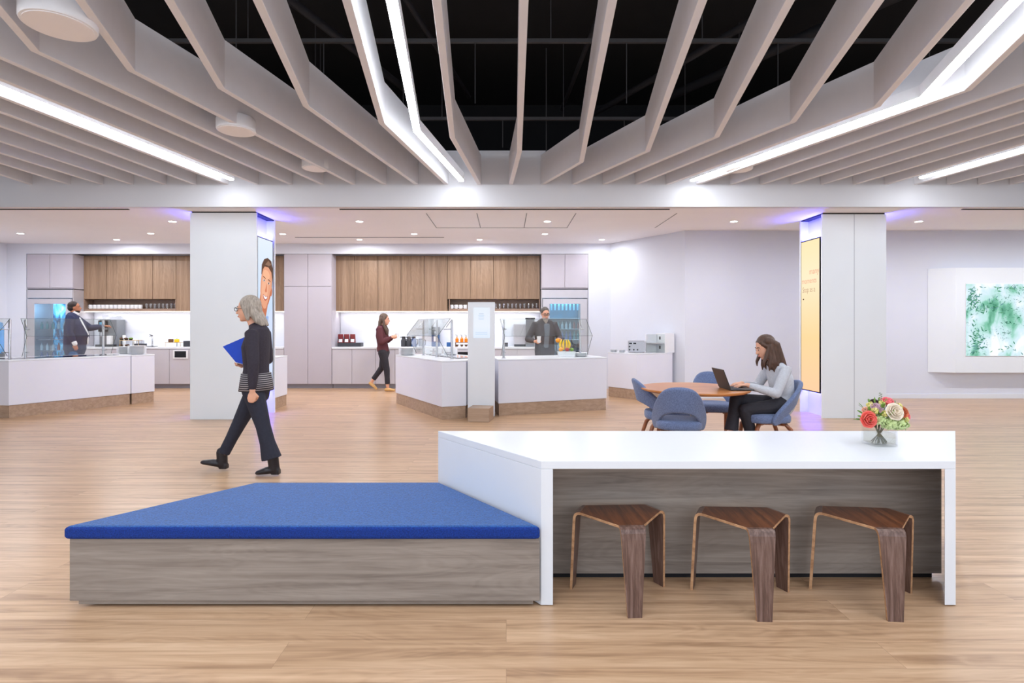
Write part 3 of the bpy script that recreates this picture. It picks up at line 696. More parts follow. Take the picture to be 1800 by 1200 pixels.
obj('well', MB().prism([(.62, -.12), (1.2, -1.2), (1.56, -1.05), (1.05, -.1)], .88, .886), M['blackgloss'], t); obj('well_liner', MB().prism([(.7, -.16), (1.22, -1.12), (1.48, -1.02), (1.0, -.14)], .886, .89), M['chrome'], t)
island([(-.124, 8.684), (1.682, 9.333), (1.45, 10.2), (-.28, 9.62)], 'white serving island right of the menu post, in front of the bearded man')
PC = [(2.03, 11.15), (2.47, 10.55), (3.26, 10.93), (2.86, 11.55), (2.4, 11.62)]
t = island(PC, 'small white angled cabinet with coffee gear against the angled wall', 'coffee_station')

# menu post
t = thing('menu_post', 'tall white free-standing post with a pale screen and wooden foot', 'sign', (-.38, 8.3, 0))
obj('foot', MB().box(-.16, .16, -.16, .16, 0, .2), M['plinth'], t, bevel=.004, rotz=math.radians(-10))
obj('panel', MB().box(-.205, .205, .17, .25, .03, 1.765), M['white'], t, bevel=.004)
s_ = obj('screen', MB().box(-.12, .13, .164, .169, 1.22, 1.68), grad_screen('menu_backdrop', [(0, srgb(226, 238, 255)), (.4, srgb(238, 244, 255)), (1, srgb(234, 242, 252))], .95), t)
mb = E('menu_ink', srgb(186, 212, 244), .95)
for z, wd in ((1.585, .035), (1.56, .045), (1.545, .04), (1.52, .045), (1.5, .038), (1.3, .09), (1.275, .09)):
    obj('text_line', MB().box(-.0-wd, wd, .1625, .1638, z, z+.006), E('menu_ink', srgb(160, 186, 226), .9) if z > 1.58 else mb, s_)

# sneeze guards of bent glass on steel posts
def guard(a, c, lab, posts=(0, 1), out=.16):
    a = Vector(a); c = Vector(c); d = (c-a); Ln = d.length; d.normalize()
    t = thing('sneeze_guard', lab, 'glass screen', (a.x, a.y, ZI), math.atan2(d.y, d.x))
    # local x along the guard, -y towards the guests
    for nm, (y0, z0), (y1, z1), m in (('lower_pane', (.02, .04), (-out, .36), M['glass']), ('upper_pane', (-out, .362), (.06, .64), M['guard'])):
        dy, dz = y1-y0, z1-z0; L_ = math.hypot(dy, dz); ny, nz = -dz/L_*.004, dy/L_*.004
        b = MB(); b.add([(0, y0+ny, z0+nz), (Ln, y0+ny, z0+nz), (Ln, y1+ny, z1+nz), (0, y1+ny, z1+nz), (0, y0-ny, z0-nz), (Ln, y0-ny, z0-nz), (Ln, y1-ny, z1-nz), (0, y1-ny, z1-nz)],
                        [(0, 1, 2, 3), (7, 6, 5, 4), (0, 4, 5, 1), (2, 6, 7, 3), (1, 5, 6, 2), (0, 3, 7, 4)])
        p = obj(nm, b, m, t)
        for x in (0, Ln): obj('edge', MB().bar((x, y0, z0), (x, y1, z1), .0035, 6), M['glassedge'], p)
        obj('edge', MB().bar((0, y1, z1), (Ln, y1, z1), .002, 6), M['glassedge'], p)
    for f in posts:
        x = .08+(Ln-.16)*f
        p = obj('post', MB().lathe([(.019, 0), (.019, .62), (.015, .625)], (x, .12, 0), 14), M['steel'], t, smooth=True)
        obj('flange', MB().lathe([(.032, 0), (.032, .008)], (x, .12, 0), 16), M['steel'], p)
        for z in (.1, .47): obj('clamp', MB().bar((x, .12, z), (x, -.02 if z > .3 else 0, z), .009), M['steel'], p)
        obj('clamp', MB().bar((x-.02, .03, .5), (x-.02, .11, .6), .007), M['steel'], p)
guard((-7.62, 8.78), (-6.98, 9.86), 'angled glass guard along the right arm of the left island', (0, 1))
guard((-9.3, 9.08), (-7.95, 8.86), 'glass guard on the left arm of the left island', (0, .5, 1))
guard((-1.62, 9.95), (-.93, 8.72), 'glass guard on the island left of the menu post', (0, .5, 1))
guard((-.08, 8.93), (1.38, 9.44), 'glass guard in front of the bearded man', (0, 1))

# crockery
def plates(loc, n, lab, r=.13):
    for i in range(n):
        o = obj('plate', MB().lathe([(r*.55, 0), (r*.6, .004), (r, .016), (r, .02), (r*.6, .008), (.001, .006)], n=28), M['porcelain'], smooth=True, loc=(loc[0], loc[1], loc[2]+i*.0115))
        tag(o, lab, 'plate', lab)
plates((-6.84, 10.33, ZI), 13, 'white plate in the tall stack on the left island end unit', .15)
plates((-7.17, 10.5, ZI), 11, 'white plate in the stack behind the tall plate stack, left island', .14)
plates((-1.78, 10.0, ZI), 11, 'white plate in the stack on the left end of the centre island', .15)
plates((1.28, 9.55, ZI), 5, 'white plate in the stack beside the fruit bowl', .12)
for i, (x, y) in enumerate(((-1.42, 10.2), (-1.25, 10.25), (-1.08, 10.15), (-.95, 10.0))):
    o = obj('serving_bowl', MB().lathe([(.04, 0), (.07, .02), (.075, .12), (.07, .12), (.06, .02), (.001, .015)], n=20), M['porcelain'], smooth=True, loc=(x, y, ZI))
    tag(o, 'white serving bowl behind the plates on the centre island', 'bowl', 'serving bowls on the centre island')
# fruit bowl
FX, FY = 1.02, 9.5
o = obj('fruit_tray', MB().prism([(-.13, -.09), (.13, -.09), (.13, .09), (-.13, .09)], 0, .09, top=[(-.15, -.11), (.15, -.11), (.15, .11), (-.15, .11)]), M['porcelain'], loc=(FX, FY, ZI), bevel=.004)
tag(o, 'white rectangular tray holding fruit on the right serving island', 'tray')
def banana(loc, lean, lab):
    b = MB(); pts = [(lean*math.sin(PI*i/8)*.6, 0, .02+.17*i/8) for i in range(9)]
    b.limb(pts, [.008, .016, .019, .02, .02, .019, .017, .011, .005]); o = obj('banana', b, M['banana'], smooth='all', loc=loc); tag(o, lab, 'banana', 'bananas on the fruit tray')
for i, (dx, l) in enumerate(((-.05, -.05), (-.015, -.02), (.02, .02), (.05, .05))): banana((FX+dx-.02, FY+.02, ZI+.10), l, 'yellow banana standing upright in the fruit tray, %s of the bunch' % ['leftmost', 'second from left', 'third from left', 'rightmost'][i])
def fruit(nm, loc, r, m, lab, cat):
    t = thing(nm, lab, cat, loc)
    obj('flesh', MB().ball((0, 0, 0), (r, r, r*.93), 18, 12), m, t, smooth='all'); obj('stalk', MB().bar((0, 0, r*.85), (.003, 0, r*1.1), .003, 6), M['brownfood'], t); return t
fruit('orange', (FX-.095, FY-.05, ZI+.128), .038, M['orange'], 'orange at the left front of the fruit tray', 'orange')
fruit('apple', (FX+.01, FY-.06, ZI+.125), .036, M['apple'], 'red apple at the front of the fruit tray', 'apple')
fruit('apple', (FX+.09, FY-.045, ZI+.123), .034, M['green'], 'green apple at the right of the fruit tray', 'apple')

# things on the back worktop
def box_thing(name, lab, cat, px0, px1, zt, m, y=12.75, d=.3, z0=ZK, bev=.006, group=None):
    x0, x1 = KX(px0, y), KX(px1, y)
    o = obj(name, MB().box(0, x1-x0, 0, d, 0, zt), m, bevel=bev, loc=(x0, y, z0)); tag(o, lab, cat, group); return o
def parts_root(name, lab, cat, px, y=12.75, z=ZK): return thing(name, lab, cat, (KX(px, y), y, z))
# big coffee machine at left
t = parts_root('coffee_machine', 'large grey and black coffee machine on the left worktop', 'coffee machine', 187)
obj('body', MB().box(-.2, .2, .05, .35, .0, .62), M['greyplastic'], t, bevel=.01); obj('control_panel', MB().box(-.19, .0, .0, .05, .34, .6), M['blackgloss'], t, bevel=.004)
obj('drip_tray', MB().box(-.2, .2, -.08, .05, 0, .05), M['blackplastic'], t, bevel=.004); obj('spout', MB().box(-.13, -.06, -.02, .05, .24, .33), M['chrome'], t, bevel=.004)
obj('milk_container', MB().box(.03, .12, -.04, .05, .05, .25), M['whiteplastic'], t, bevel=.006); obj('display', MB().box(-.16, -.04, -.003, 0, .42, .56), E('machine_display', srgb(120, 190, 230), .8), t)
obj('bean_hopper', MB().prism([(-.15, .1), (.12, .1), (.12, .3), (-.15, .3)], .62, .72, top=[(-.17, .08), (.14, .08), (.14, .32), (-.17, .32)]), M['drinkglass'], t)
# fruit/snack rack
def rack(px, lab, w, tiers, zt=.14):
    t = parts_root('snack_rack', lab, 'rack', px)
    for z in (.0, zt):
        for x in (-w/2, w/2): obj('leg', MB().bar((x, 0, 0), (x, 0, zt), .005), M['gold'], t) if z == 0 else None
    obj('shelf', MB().box(-w/2, w/2, -.02, .15, zt, zt+.012), M['gold'], t)
    return t
rack(227, 'brass wire snack rack with two tiers, right of the coffee machine', .42, 2)
for i, (px, m, z, nm) in enumerate([(214, 'brownfood', .152, 'brown'), (222, 'brownfood', .152, 'dark brown'), (230, 'green', .152, 'green'), (213, 'brownfood', 0, 'lower left brown'), (224, 'brownfood', 0, 'lower middle brown')]):
    b = MB(); [b.ball((random.uniform(-.03, .03), random.uniform(-.02, .02), .028+random.uniform(0, .012)), .018, 8, 6) for _ in range(9)]
    t = thing('snack_dish', 'small dish with %s snacks on the rack right of the coffee machine' % nm, 'dish', (KX(px, 12.8), 12.8, ZK+z))
    obj('dish', MB().lathe([(.03, 0), (.045, .028), (.042, .028), (.001, .006)], n=16), M['blackplastic'], t); o = obj('snacks', b, M[m], t); o['kind'] = 'stuff'
for px, h, r, lab in ((218, .25, .035, 'tall white canister behind the snack rack'), (237, .16, .05, 'low white canister behind the snack rack')):
    tag(obj('canister', MB().lathe([(r, 0), (r, h), (r*.9, h+.01)], n=20), M['porcelain'], smooth=True, loc=(KX(px, 12.98), 12.98, ZK)), lab, 'canister')
t = parts_root('utensil_tray', 'dark tray of spoons between the rack and the tap', 'tray', 244); obj('tray', MB().box(-.11, .11, 0, .12, 0, .07), M['darkbox'], t, bevel=.004)
for i in range(7): obj('spoon', MB().limb([(-.08+.027*i, .06, .03), (-.085+.028*i, .05, .14)], [.004, .008], n=8), M['chrome'], t)
t = parts_root('tap', 'chrome boiling water tap on a dark base on the left worktop', 'tap', 268)
obj('base', MB().box(-.12, .06, -.06, .1, 0, .012), M['blackplastic'], t); obj('neck', MB().limb([(.0, .0, .01), (.0, .0, .14), (-.005, 0, .22), (-.03, 0, .255), (-.06, 0, .24)], [.018, .016, .014, .013, .012], n=12), M['chrome'], t, smooth=True)
obj('lever', MB().limb([(.0, 0, .25), (-.06, -.01, .28)], [.01, .006], n=8), M['blackplastic'], t)
t = rack(304, 'small brass two-tier rack with yellow packets, left of the left column', .34, 2, .09)
for i, (px, m) in enumerate(((299, 'brownfood'), (309.5, 'banana'))):
    tag(obj('snack_packet', MB().box(-.05, .05, 0, .06, 0, .07), M[m], bevel=.012, loc=(KX(px, 12.8), 12.8, ZK+.102)), ('brown' if i == 0 else 'yellow')+' packet box on the small brass rack', 'packet')
t_ = thing('glass_cloche', 'small glass cloche standing at the back of the small brass rack', 'cloche', (KX(311, 13.0), 13.0, ZK))
obj('stem', MB().lathe([(.04, 0), (.01, .01), (.01, .18)], n=12), M['chrome'], t_); obj('dome', MB().lathe([(.03, .18), (.03, .22), (.01, .25)], n=12), M['drinkglass'], t_)
box_thing('napkin_box', 'dark napkin box at the right end of the left worktop', 'box', 322, 333, .13, M['darkbox'], d=.12)
# coffee bags
box_thing('display_box', 'long charcoal box under the maroon coffee bags', 'box', 593, 634, .085, M['darkbox'], d=.25)
for i in range(3):
    t = thing('coffee_bag', 'maroon coffee bag with a white label on the charcoal box, %s of three' % ['left', 'middle', 'right'][i], 'bag', (KX(599.5+10.5*i, 12.85), 12.82, ZK+.086), 0, 'maroon coffee bags')
    b = MB(); b.prism([(-.065, -.035), (.065, -.035), (.065, .035), (-.065, .035)], 0, .2, top=[(-.06, -.006), (.06, -.006), (.06, .006), (-.06, .006)])
    obj('bag', b, M['maroonbag'], t, bevel=.006); b = MB().box(-.035, .045, -.002, 0, .02, .085); b.xf(Matrix.Translation((0, -.036, 0)) @ Matrix.Rotation(-.14, 4, 'X')); obj('label', b, M['paper'], t)
    obj('motif', MB().xf(Matrix.Identity(4)).box(-.055, -.04, -.037, -.03, .05, .14), M['darkbox'], t)
def thermos(px, m, lab, h=.2):
    t = parts_root('thermos_jug', lab, 'jug', px, 12.8)
    obj('body', MB().lathe([(.055, 0), (.06, .01), (.06, h*.7), (.045, h*.85), (.04, h)], n=20), m, t, smooth=True)
    obj('lid', MB().lathe([(.042, h), (.045, h+.02), (.03, h+.035)], n=16), M['blackplastic'], t, smooth=True); obj('spout', MB().limb([(.0, 0, h+.02), (-.075, 0, h+.015)], [.012, .008], n=8), M['blackplastic'], t)
    obj('handle', MB().limb([(.05, 0, h*.85), (.09, 0, h*.8), (.09, 0, h*.3), (.055, 0, h*.2)], [.008]*4, n=8), M['blackplastic'], t, smooth=True)
thermos(709.5, M['darkbox'], 'charcoal thermos jug, left of the jugs on the right worktop'); thermos(718.6, M['darkbox'], 'charcoal thermos jug, second of the jugs on the right worktop'); thermos(727.5, M['bluebox'], 'blue thermos jug, beside the charcoal ones')
t = parts_root('water_pitcher', 'clear pitcher with dark rim right of the blue jug', 'pitcher', 741, 12.8)
obj('body', MB().lathe([(.06, 0), (.062, .17), (.058, .17), (.055, .01)], n=20), M['drinkglass'], t, smooth=True); obj('handle', MB().limb([(.06, 0, .16), (.09, 0, .15), (.09, 0, .05), (.06, 0, .03)], [.008]*4, n=8), M['blackplastic'], t); obj('rim', MB().lathe([(.064, .168), (.064, .178)], n=20), M['blackplastic'], t)
t = parts_root('drinks_dispenser', 'tall blue and grey drinks dispenser on the right worktop', 'dispenser', 765, 12.8)
obj('body', MB().box(-.085, .085, 0, .25, 0, .27), M['bluebox'], t, bevel=.006); obj('head', MB().box(-.085, .085, -.02, .25, .275, .45), M['greyplastic'], t, bevel=.006); obj('nozzle', MB().box(-.02, .02, -.05, -.02, .3, .36), M['chrome'], t, bevel=.003)
obj('emblem', MB().prism([(-.035, -.002), (.005, -.002), (.02, 0), (-.03, 0)], .12, .24), M['porcelain'], t)
box_thing('tea_box', 'small blue box right of the drinks dispenser', 'box', 785, 795, .1, M['bluebox'], d=.12)
t = parts_root('syrup_rack', 'wooden rack carrying syrup bottles over little bowls', 'rack', 812, 12.8)
obj('shelf', MB().box(-.16, .2, -.02, .12, .085, .1), M['oakshelf'], t)
for x in (-.15, .19): obj('leg', MB().box(x-.008, x+.008, -.02, .12, 0, .085), M['oakshelf'], t)
for i, px in enumerate((803, 811.5, 819)):
    x = KX(px, 12.8)
    t = thing('syrup_bottle', 'amber syrup bottle with a pump, %s on the wooden rack' % ['left', 'middle', 'right'][i], 'bottle', (x, 12.84, ZK+.1), 0, 'syrup bottles on the rack')
    obj('body', MB().lathe([(.036, 0), (.038, .01), (.038, .08), (.016, .1), (.016, .12)], n=16), M['amber'], t, smooth=True); obj('pump', MB().limb([(0, 0, .12), (0, 0, .16), (-.035, 0, .165)], [.008, .006, .005], n=8), M['blackplastic'], t)
    o = obj('small_bowl', MB().lathe([(.02, 0), (.04, .045), (.036, .045), (.001, .008)], n=16), M['brownfood'], smooth=True, loc=(x, 12.84, ZK)); tag(o, 'small brown bowl under the syrup bottles', 'bowl', 'small bowls under the syrup rack')
t = box_thing('napkin_box', 'small dark box on the worktop right of the menu post', 'box', 884, 893, .09, M['darkbox'], d=.12)
t = parts_root('ice_machine', 'pale grey countertop ice machine left of the bearded man', 'appliance', 920, 12.8)
obj('body', MB().box(-.22, .2, 0, .32, .05, .52), M['steelpanel'], t, bevel=.012); obj('base', MB().box(-.21, .19, .01, .3, 0, .05), M['blackplastic'], t); obj('door', MB().box(-.19, .17, -.012, 0, .2, .5), M['steelpanel'], t, bevel=.004)
t = parts_root('coffee_grinder', 'tall grey grinder with a dark cap behind the bearded man', 'appliance', 932, 12.66)
obj('body', MB().box(-.1, .1, 0, .12, .0, .62), M['greyplastic'], t, bevel=.01); obj('cap', MB().box(-.11, .11, 0, .12, .622, .66), M['blackplastic'], t, bevel=.006)

# coffee station objects
def at(px, D): return (px-890)*D/980
t = thing('toaster', 'steel toaster with black knobs on the angled coffee cabinet', 'toaster', (at(1119, 10.9), 10.95, ZI), -.25)
obj('body', MB().box(-.15, .17, -.08, .12, .012, .235), M['steel'], t, bevel=.012)
for x in (-.1, -.02): obj('slot', MB().box(x-.03, x+.025, -.083, -.079, .17, .195), M['blackgloss'], t)
for x, z in ((-.12, .06), (-.12, .12), (-.04, .06), (.03, .06)): obj('knob', MB().lathe([(.014, -.09), (.016, -.08)], (x, 0, z), 12, 'y').xf(Matrix.Identity(4)), M['blackplastic'], t)
t = thing('pastry_case', 'white and clear pastry case on the angled coffee cabinet', 'display case', (at(1162, 10.95), 10.97, ZI), math.radians(25))
obj('housing', MB().box(.0, .24, -.12, .14, 0, .38), M['whiteplastic'], t, bevel=.004); obj('glass_box', MB().box(-.26, -.002, -.12, .115, .02, .36), M['glass'], t); obj('back_panel', MB().box(-.26, -.002, .12, .14, 0, .36), M['whiteplastic'], t)
obj('shelf', MB().box(-.255, -.005, -.1, .12, .18, .19), M['steelpanel'], t)
for z in (.29, .11): obj('handle', MB().box(-.14, -.125, -.14, -.12, z-.03, z+.03), M['blackplastic'], t)
for i, px in enumerate((1082, 1094)):
    for k in range(3):
        o = obj('saucer', MB().lathe([(.04, 0), (.075, .02), (.07, .02), (.001, .006)], n=20), M['porcelain'], smooth=True, loc=(at(px, 11.0), 11.18-i*.12, ZI+k*.016)); tag(o, 'white saucer in the %s low stack on the coffee cabinet' % ['left', 'right'][i], 'saucer', 'saucers in the %s stack' % ['left', 'right'][i])
# blue dispenser standing in for a blue shape on the left wall
t = thing('blue_stand_in', 'blue stand-in dispenser cut by the left edge of the picture', 'dispenser', (-8.63, 9.42, ZI))
obj('tank', MB().lathe([(.1, .06), (.11, .08), (.11, .5), (.09, .58), (.03, .6)], n=24), mat('blue_tank', srgb(120, 180, 240), .15, noise=.1, nscale=4), t, smooth=True); obj('base', MB().lathe([(.12, 0), (.12, .06)], n=24), M['greyplastic'], t); obj('tap', MB().bar((0, -.1, .1), (0, -.15, .1), .012), M['chrome'], t)

# ---------------------------------------------------------------- display wall
YW = 10.8
t = thing('display_surround', 'white chamfered box on the right wall framing the leafy screen', 'wall panel', (8.16, YW, .511))
P = [(0, -.004), (.4, -.18), (4.6, -.18), (4.9, -.004)]
obj('surround', MB().prism(P, 0, 2.0), M['column'], t, bevel=.003)
t = thing('leaf_screen', 'large bright screen showing blurred green leaves on the right wall', 'screen', (8.745, YW-.185, .828))
obj('bezel', MB().box(0, 3.2, -.004, .004, 0, 1.378), M['paper'], t)
m = bpy.data.materials.new('leaf_picture'); m.use_nodes = True; nt = m.node_tree; nt.nodes.clear(); L = nt.links.new
oo = nt.nodes.new('ShaderNodeOutputMaterial'); e = nt.nodes.new('ShaderNodeEmission'); tc = nt.nodes.new('ShaderNodeTexCoord'); e.inputs[1].default_value = .82
def nz(scale, det, st, dist=0):
    mp = nt.nodes.new('ShaderNodeMapping'); mp.inputs['Scale'].default_value = st; n = nt.nodes.new('ShaderNodeTexNoise')
    n.inputs['Scale'].default_value = scale; n.inputs['Detail'].default_value = det; n.inputs['Distortion'].default_value = dist; L(tc.outputs['Object'], mp.inputs[0]); L(mp.outputs[0], n.inputs['Vector']); return n
def ramp(src, stops):
    r = nt.nodes.new('ShaderNodeValToRGB'); L(src, r.inputs[0]); el = r.color_ramp.elements
    el[0].position, el[0].color = stops[0]; el[1].position, el[1].color = stops[-1]
    for p, c in stops[1:-1]: x = el.new(p); x.color = c
    return r
n1 = nz(2.3, 4, (1.3, 1, .8), .4); r1 = ramp(n1.outputs[0], [(.3, srgb(70, 140, 112)), (.4, srgb(130, 196, 170)), (.47, srgb(192, 230, 228)), (.55, srgb(214, 236, 246)), (.64, srgb(246, 252, 255))])
n2 = nz(16, 3, (1, 1, 1.6), 1.2); r2 = ramp(n2.outputs[0], [(.36, (1, 1, 1, 1)), (.42, (0, 0, 0, 1))])
n3 = nz(1.7, 2, (1, 1, 1)); r3 = ramp(n3.outputs[0], [(.42, (1, 1, 1, 1)), (.52, (0, 0, 0, 1))])
mu = nt.nodes.new('ShaderNodeMath'); mu.operation = 'MULTIPLY'; L(r2.outputs[0], mu.inputs[0]); L(r3.outputs[0], mu.inputs[1])
mx = nt.nodes.new('ShaderNodeMix'); mx.data_type = 'RGBA'; L(mu.outputs[0], mx.inputs['Factor']); L(r1.outputs[0], mx.inputs['A']); mx.inputs['B'].default_value = srgb(40, 100, 80)
L(mx.outputs['Result'], e.inputs[0]); L(e.outputs[0], oo.inputs[0])
obj('picture', MB().box(.004, 3.196, -.006, -.0042, .004, 1.374), m, t)
lf = [E('leaf_dark', srgb(70, 132, 108)), E('leaf_mid', srgb(98, 160, 128)), E('leaf_grey', srgb(110, 158, 160))]
b = [MB(), MB(), MB()]
rn = random.Random(5)
for cx, cz, sx, sz, n in ((.12, 1.1, .13, .25, 90), (.2, .3, .15, .3, 90), (.9, 1.3, .9, .05, 30), (.35, .9, .2, .1, 24), (.62, .95, .15, .2, 16), (1.6, 1.1, .5, .25, 80), (2.4, .5, .6, .35, 120), (.75, .15, .3, .12, 14)):
    for _ in range(n):
        x = cx+rn.gauss(0, sx*.55); z = cz+rn.gauss(0, sz*.55); a = rn.uniform(0, PI); l = rn.uniform(.02, .05); w_ = l*.3
        if not (.04 < x < 3.15 and .04 < z < 1.33): continue
        c_, s_2 = math.cos(a), math.sin(a); P4 = [(-l, 0), (0, -w_), (l, 0), (0, w_)]
        b[rn.randrange(3)].add([(x+p*c_-q*s_2, -.0066, z+p*s_2+q*c_) for p, q in P4], [(0, 1, 2, 3)])
for i in range(3):
    o = obj('leaf_sprays', b[i], lf[i], t); o['kind'] = 'stuff'

# ---------------------------------------------------------------- bench
YF = 2.77
t = thing('bench', 'long low bench with grey wood base and bright blue cushion, in the foreground', 'bench', (0, YF, 0))
BP = [(-2.17, 0), (.166, 0), (-.42, .765), (-1.575, .745)]
obj('plinth', MB().prism(inset(BP, .07), 0, .012), M['darkgap'], t)
obj('base', MB().prism(BP, .035, .343), M['greywood'], t, bevel=.002)
obj('lower_base', MB().prism(inset(BP, .016), .012, .035), M['greywood'], t)
CP = [(-2.19, -.018), (.172, -.018), (-.424, .77), (-1.59, .765)]
me = MB(); me.cur = 0
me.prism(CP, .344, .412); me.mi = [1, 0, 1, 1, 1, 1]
o = obj('cushion', me, [M['benchfab'], M['benchside']], t, bevel=.018, seg=4)
# ---------------------------------------------------------------- high table
t = thing('white_table', 'white trapezoid waterfall table with grey wood modesty panel beside the bench', 'table', (0, 2.79, 0))
ZT = .725; FL, FR, BL, BR, DB = .174, 2.249, -.44, 2.895, .805
obj('top', MB().prism([(FL, 0), (FR, 0), (BR, DB), (BL, DB)], ZT-.04, ZT), M['white'], t, bevel=.002)
obj('left_side', MB().prism([(FL, 0), (FL+.06, 0), (BL+.075, DB), (BL, DB)], .004, ZT-.0405), M['white'], t, bevel=.002)
obj('right_side', MB().prism([(FR-.055, 0), (FR, 0), (BR, DB), (BR-.07, DB)], .004, ZT-.0405), M['white'], t, bevel=.002)
kl = .30/DB
xl = FL+(BL-FL)*kl+.068; xr = FR+(BR-FR)*kl-.066
obj('modesty_panel', MB().box(xl+.012, xr-.012, .30, .33, .03, ZT-.041), M['greywood'], t)
obj('plinth', MB().box(xl+.05, xr-.05, .32, .35, 0, .03), M['darkgap'], t)
# ---------------------------------------------------------------- plywood stools
def make_stool(lab):
    t = thing('plywood_stool', lab, 'stool', (0, 0, 0), 0, 'walnut plywood stools under the white table')
    A = [Vector((0.0, -.165, 0)), Vector((.182, .09, 0)), Vector((-.192, .09, 0))]     # where the legs turn down
    cen = Vector((0, .0, 0)); hw = .063; zt = .425
    seat = []
    for p in A:
        r = (p-cen).normalized(); s = Vector((-r.y, r.x, 0)); seat += [p-s*hw, p+s*hw]
    poly = [(v.x, v.y) for v in seat]
    b = MB(); b.prism(poly, zt-.014, zt); b.mi = [1 if i >= 2 else 0 for i in range(len(b.f))]
    obj('seat', b, [M['walnutseat'], M['plyedge']], t, bevel=.002)
    for i, p in enumerate(A):
        r = (p-cen).normalized(); s = Vector((-r.y, r.x, 0)); b = MB()
        # bent profile: outwards then down; (radial, z) of the outer face, half width
        prof = [(0, zt, hw), (.016, zt-.002, hw), (.03, zt-.012, hw*.99), (.037, zt-.03, hw*.97), (.040, zt-.06, hw*.93), (.062, .0, hw*.56)]
        th = .014; vs = []
        for j, (d, z, h) in enumerate(prof):
            a = prof[max(j-1, 0)]; c = prof[min(j+1, len(prof)-1)]; tx, tz = c[0]-a[0], c[1]-a[1]; l = math.hypot(tx, tz); nx, nz_ = -tz/l*-1, tx/l*-1
            nx, nz_ = (tz/l, -tx/l)         # inward side
            o1 = p+r*d; i1 = p+r*(d+nx*th); zi = z+nz_*th
            vs += [o1-s*h+Vector((0, 0, z)), o1+s*h+Vector((0, 0, z)), i1+s*h+Vector((0, 0, max(zi, 0))), i1-s*h+Vector((0, 0, max(zi, 0)))]
        n = len(prof); fs = [(3, 2, 1, 0), (4*n-4, 4*n-3, 4*n-2, 4*n-1)]; mi = [1, 1]
        for j in range(n-1):
            for k in range(4): fs.append((4*j+k, 4*j+(k+1) % 4, 4*j+4+(k+1) % 4, 4*j+4+k)); mi.append(1 if k in (1, 3) else 0)
        b.add(vs, fs); b.mi = mi
        obj('leg', b, [M['walnut'], M['plyedge']], t)
    return t
st = make_stool('walnut plywood stool under the white table, left of three, nearest the bench')
st.location = (.605, 2.90, 0); st.rotation_euler.z = math.radians(3)
dup(st, (1.235, 2.865, 0), math.radians(-3), 'walnut plywood stool in the middle of the three under the white table')
dup(st, (1.868, 2.865, 0), math.radians(-6), 'walnut plywood stool right of three, nearest the table\'s right side')

# ---------------------------------------------------------------- flowers in a glass vase
VX, VY = 2.12, 3.17
t = thing('glass_vase', 'square clear glass vase holding the bouquet on the white table', 'vase', (VX, VY, ZT))
b = MB(); h = .062
for (x0, x1, y0, y1, z0, z1) in ((-h, h, -h, h, 0, .014), (-h, -h+.006, -h, h, .014, .11), (h-.006, h, -h, h, .014, .11), (-h+.006, h-.006, -h, -h+.006, .014, .11), (-h+.006, h-.006, h-.006, h, .014, .11)): b.box(x0, x1, y0, y1, z0, z1)
obj('glass', b, M['vase'], t, label='clear thick-walled square glass')
obj('water', MB().box(-.055, .055, -.055, .055, .015, .075), glassy('water', (.93, .93, .88), .04), t)
stemm = mat('stems', srgb(84, 84, 52), .6, noise=.2); leafm = mat('leaves', srgb(112, 148, 62), .6, noise=.25, nscale=30); paleg = mat('hydrangea_green', srgb(196, 212, 150), .7, noise=.15, nscale=40)
t = thing('bouquet', 'mixed bouquet of coral, white and green flowers in the square vase', 'flowers', (VX, VY, ZT))
b = MB(); rn = random.Random(3)
for i in range(16):
    a = rn.uniform(0, 2*PI); r = rn.uniform(.02, .05); b.limb([(r*math.cos(a), r*math.sin(a), .018), (-r*math.cos(a)*.2, -r*math.sin(a)*.5, .08), (-r*math.cos(a)*.9, -r*math.sin(a)*.9, .125)], [.0028]*3, n=6)
o = obj('stems', b, stemm, t); o['kind'] = 'stuff'
def petalball(b, c, r, n, ps, flatk=.35, seed=1, squash=1, updir=None):
    q = random.Random(seed)
    for i in range(n):
        z = 1-2*(i+.5)/n; a = i*2.39996; rr = math.sqrt(1-z*z); d = Vector((rr*math.cos(a), rr*math.sin(a), z*squash))
        if updir is not None and d.dot(Vector(updir)) < -.3: continue
        up = Vector((0, 0, 1)) if abs(d.z) < .9 else Vector((1, 0, 0)); u = d.cross(up).normalized(); v = d.cross(u); m3 = Matrix((u, v, d)).transposed() @ Matrix.Rotation(q.uniform(-.9, .9), 3, 'X') @ Matrix.Rotation(q.uniform(-.9, .9), 3, 'Y')
        b.ball(Vector(c)+d*r*(1-.3*q.random()), (ps*q.uniform(.8, 1.1), ps*q.uniform(.8, 1.1), ps*flatk), 8, 5, rot=m3)
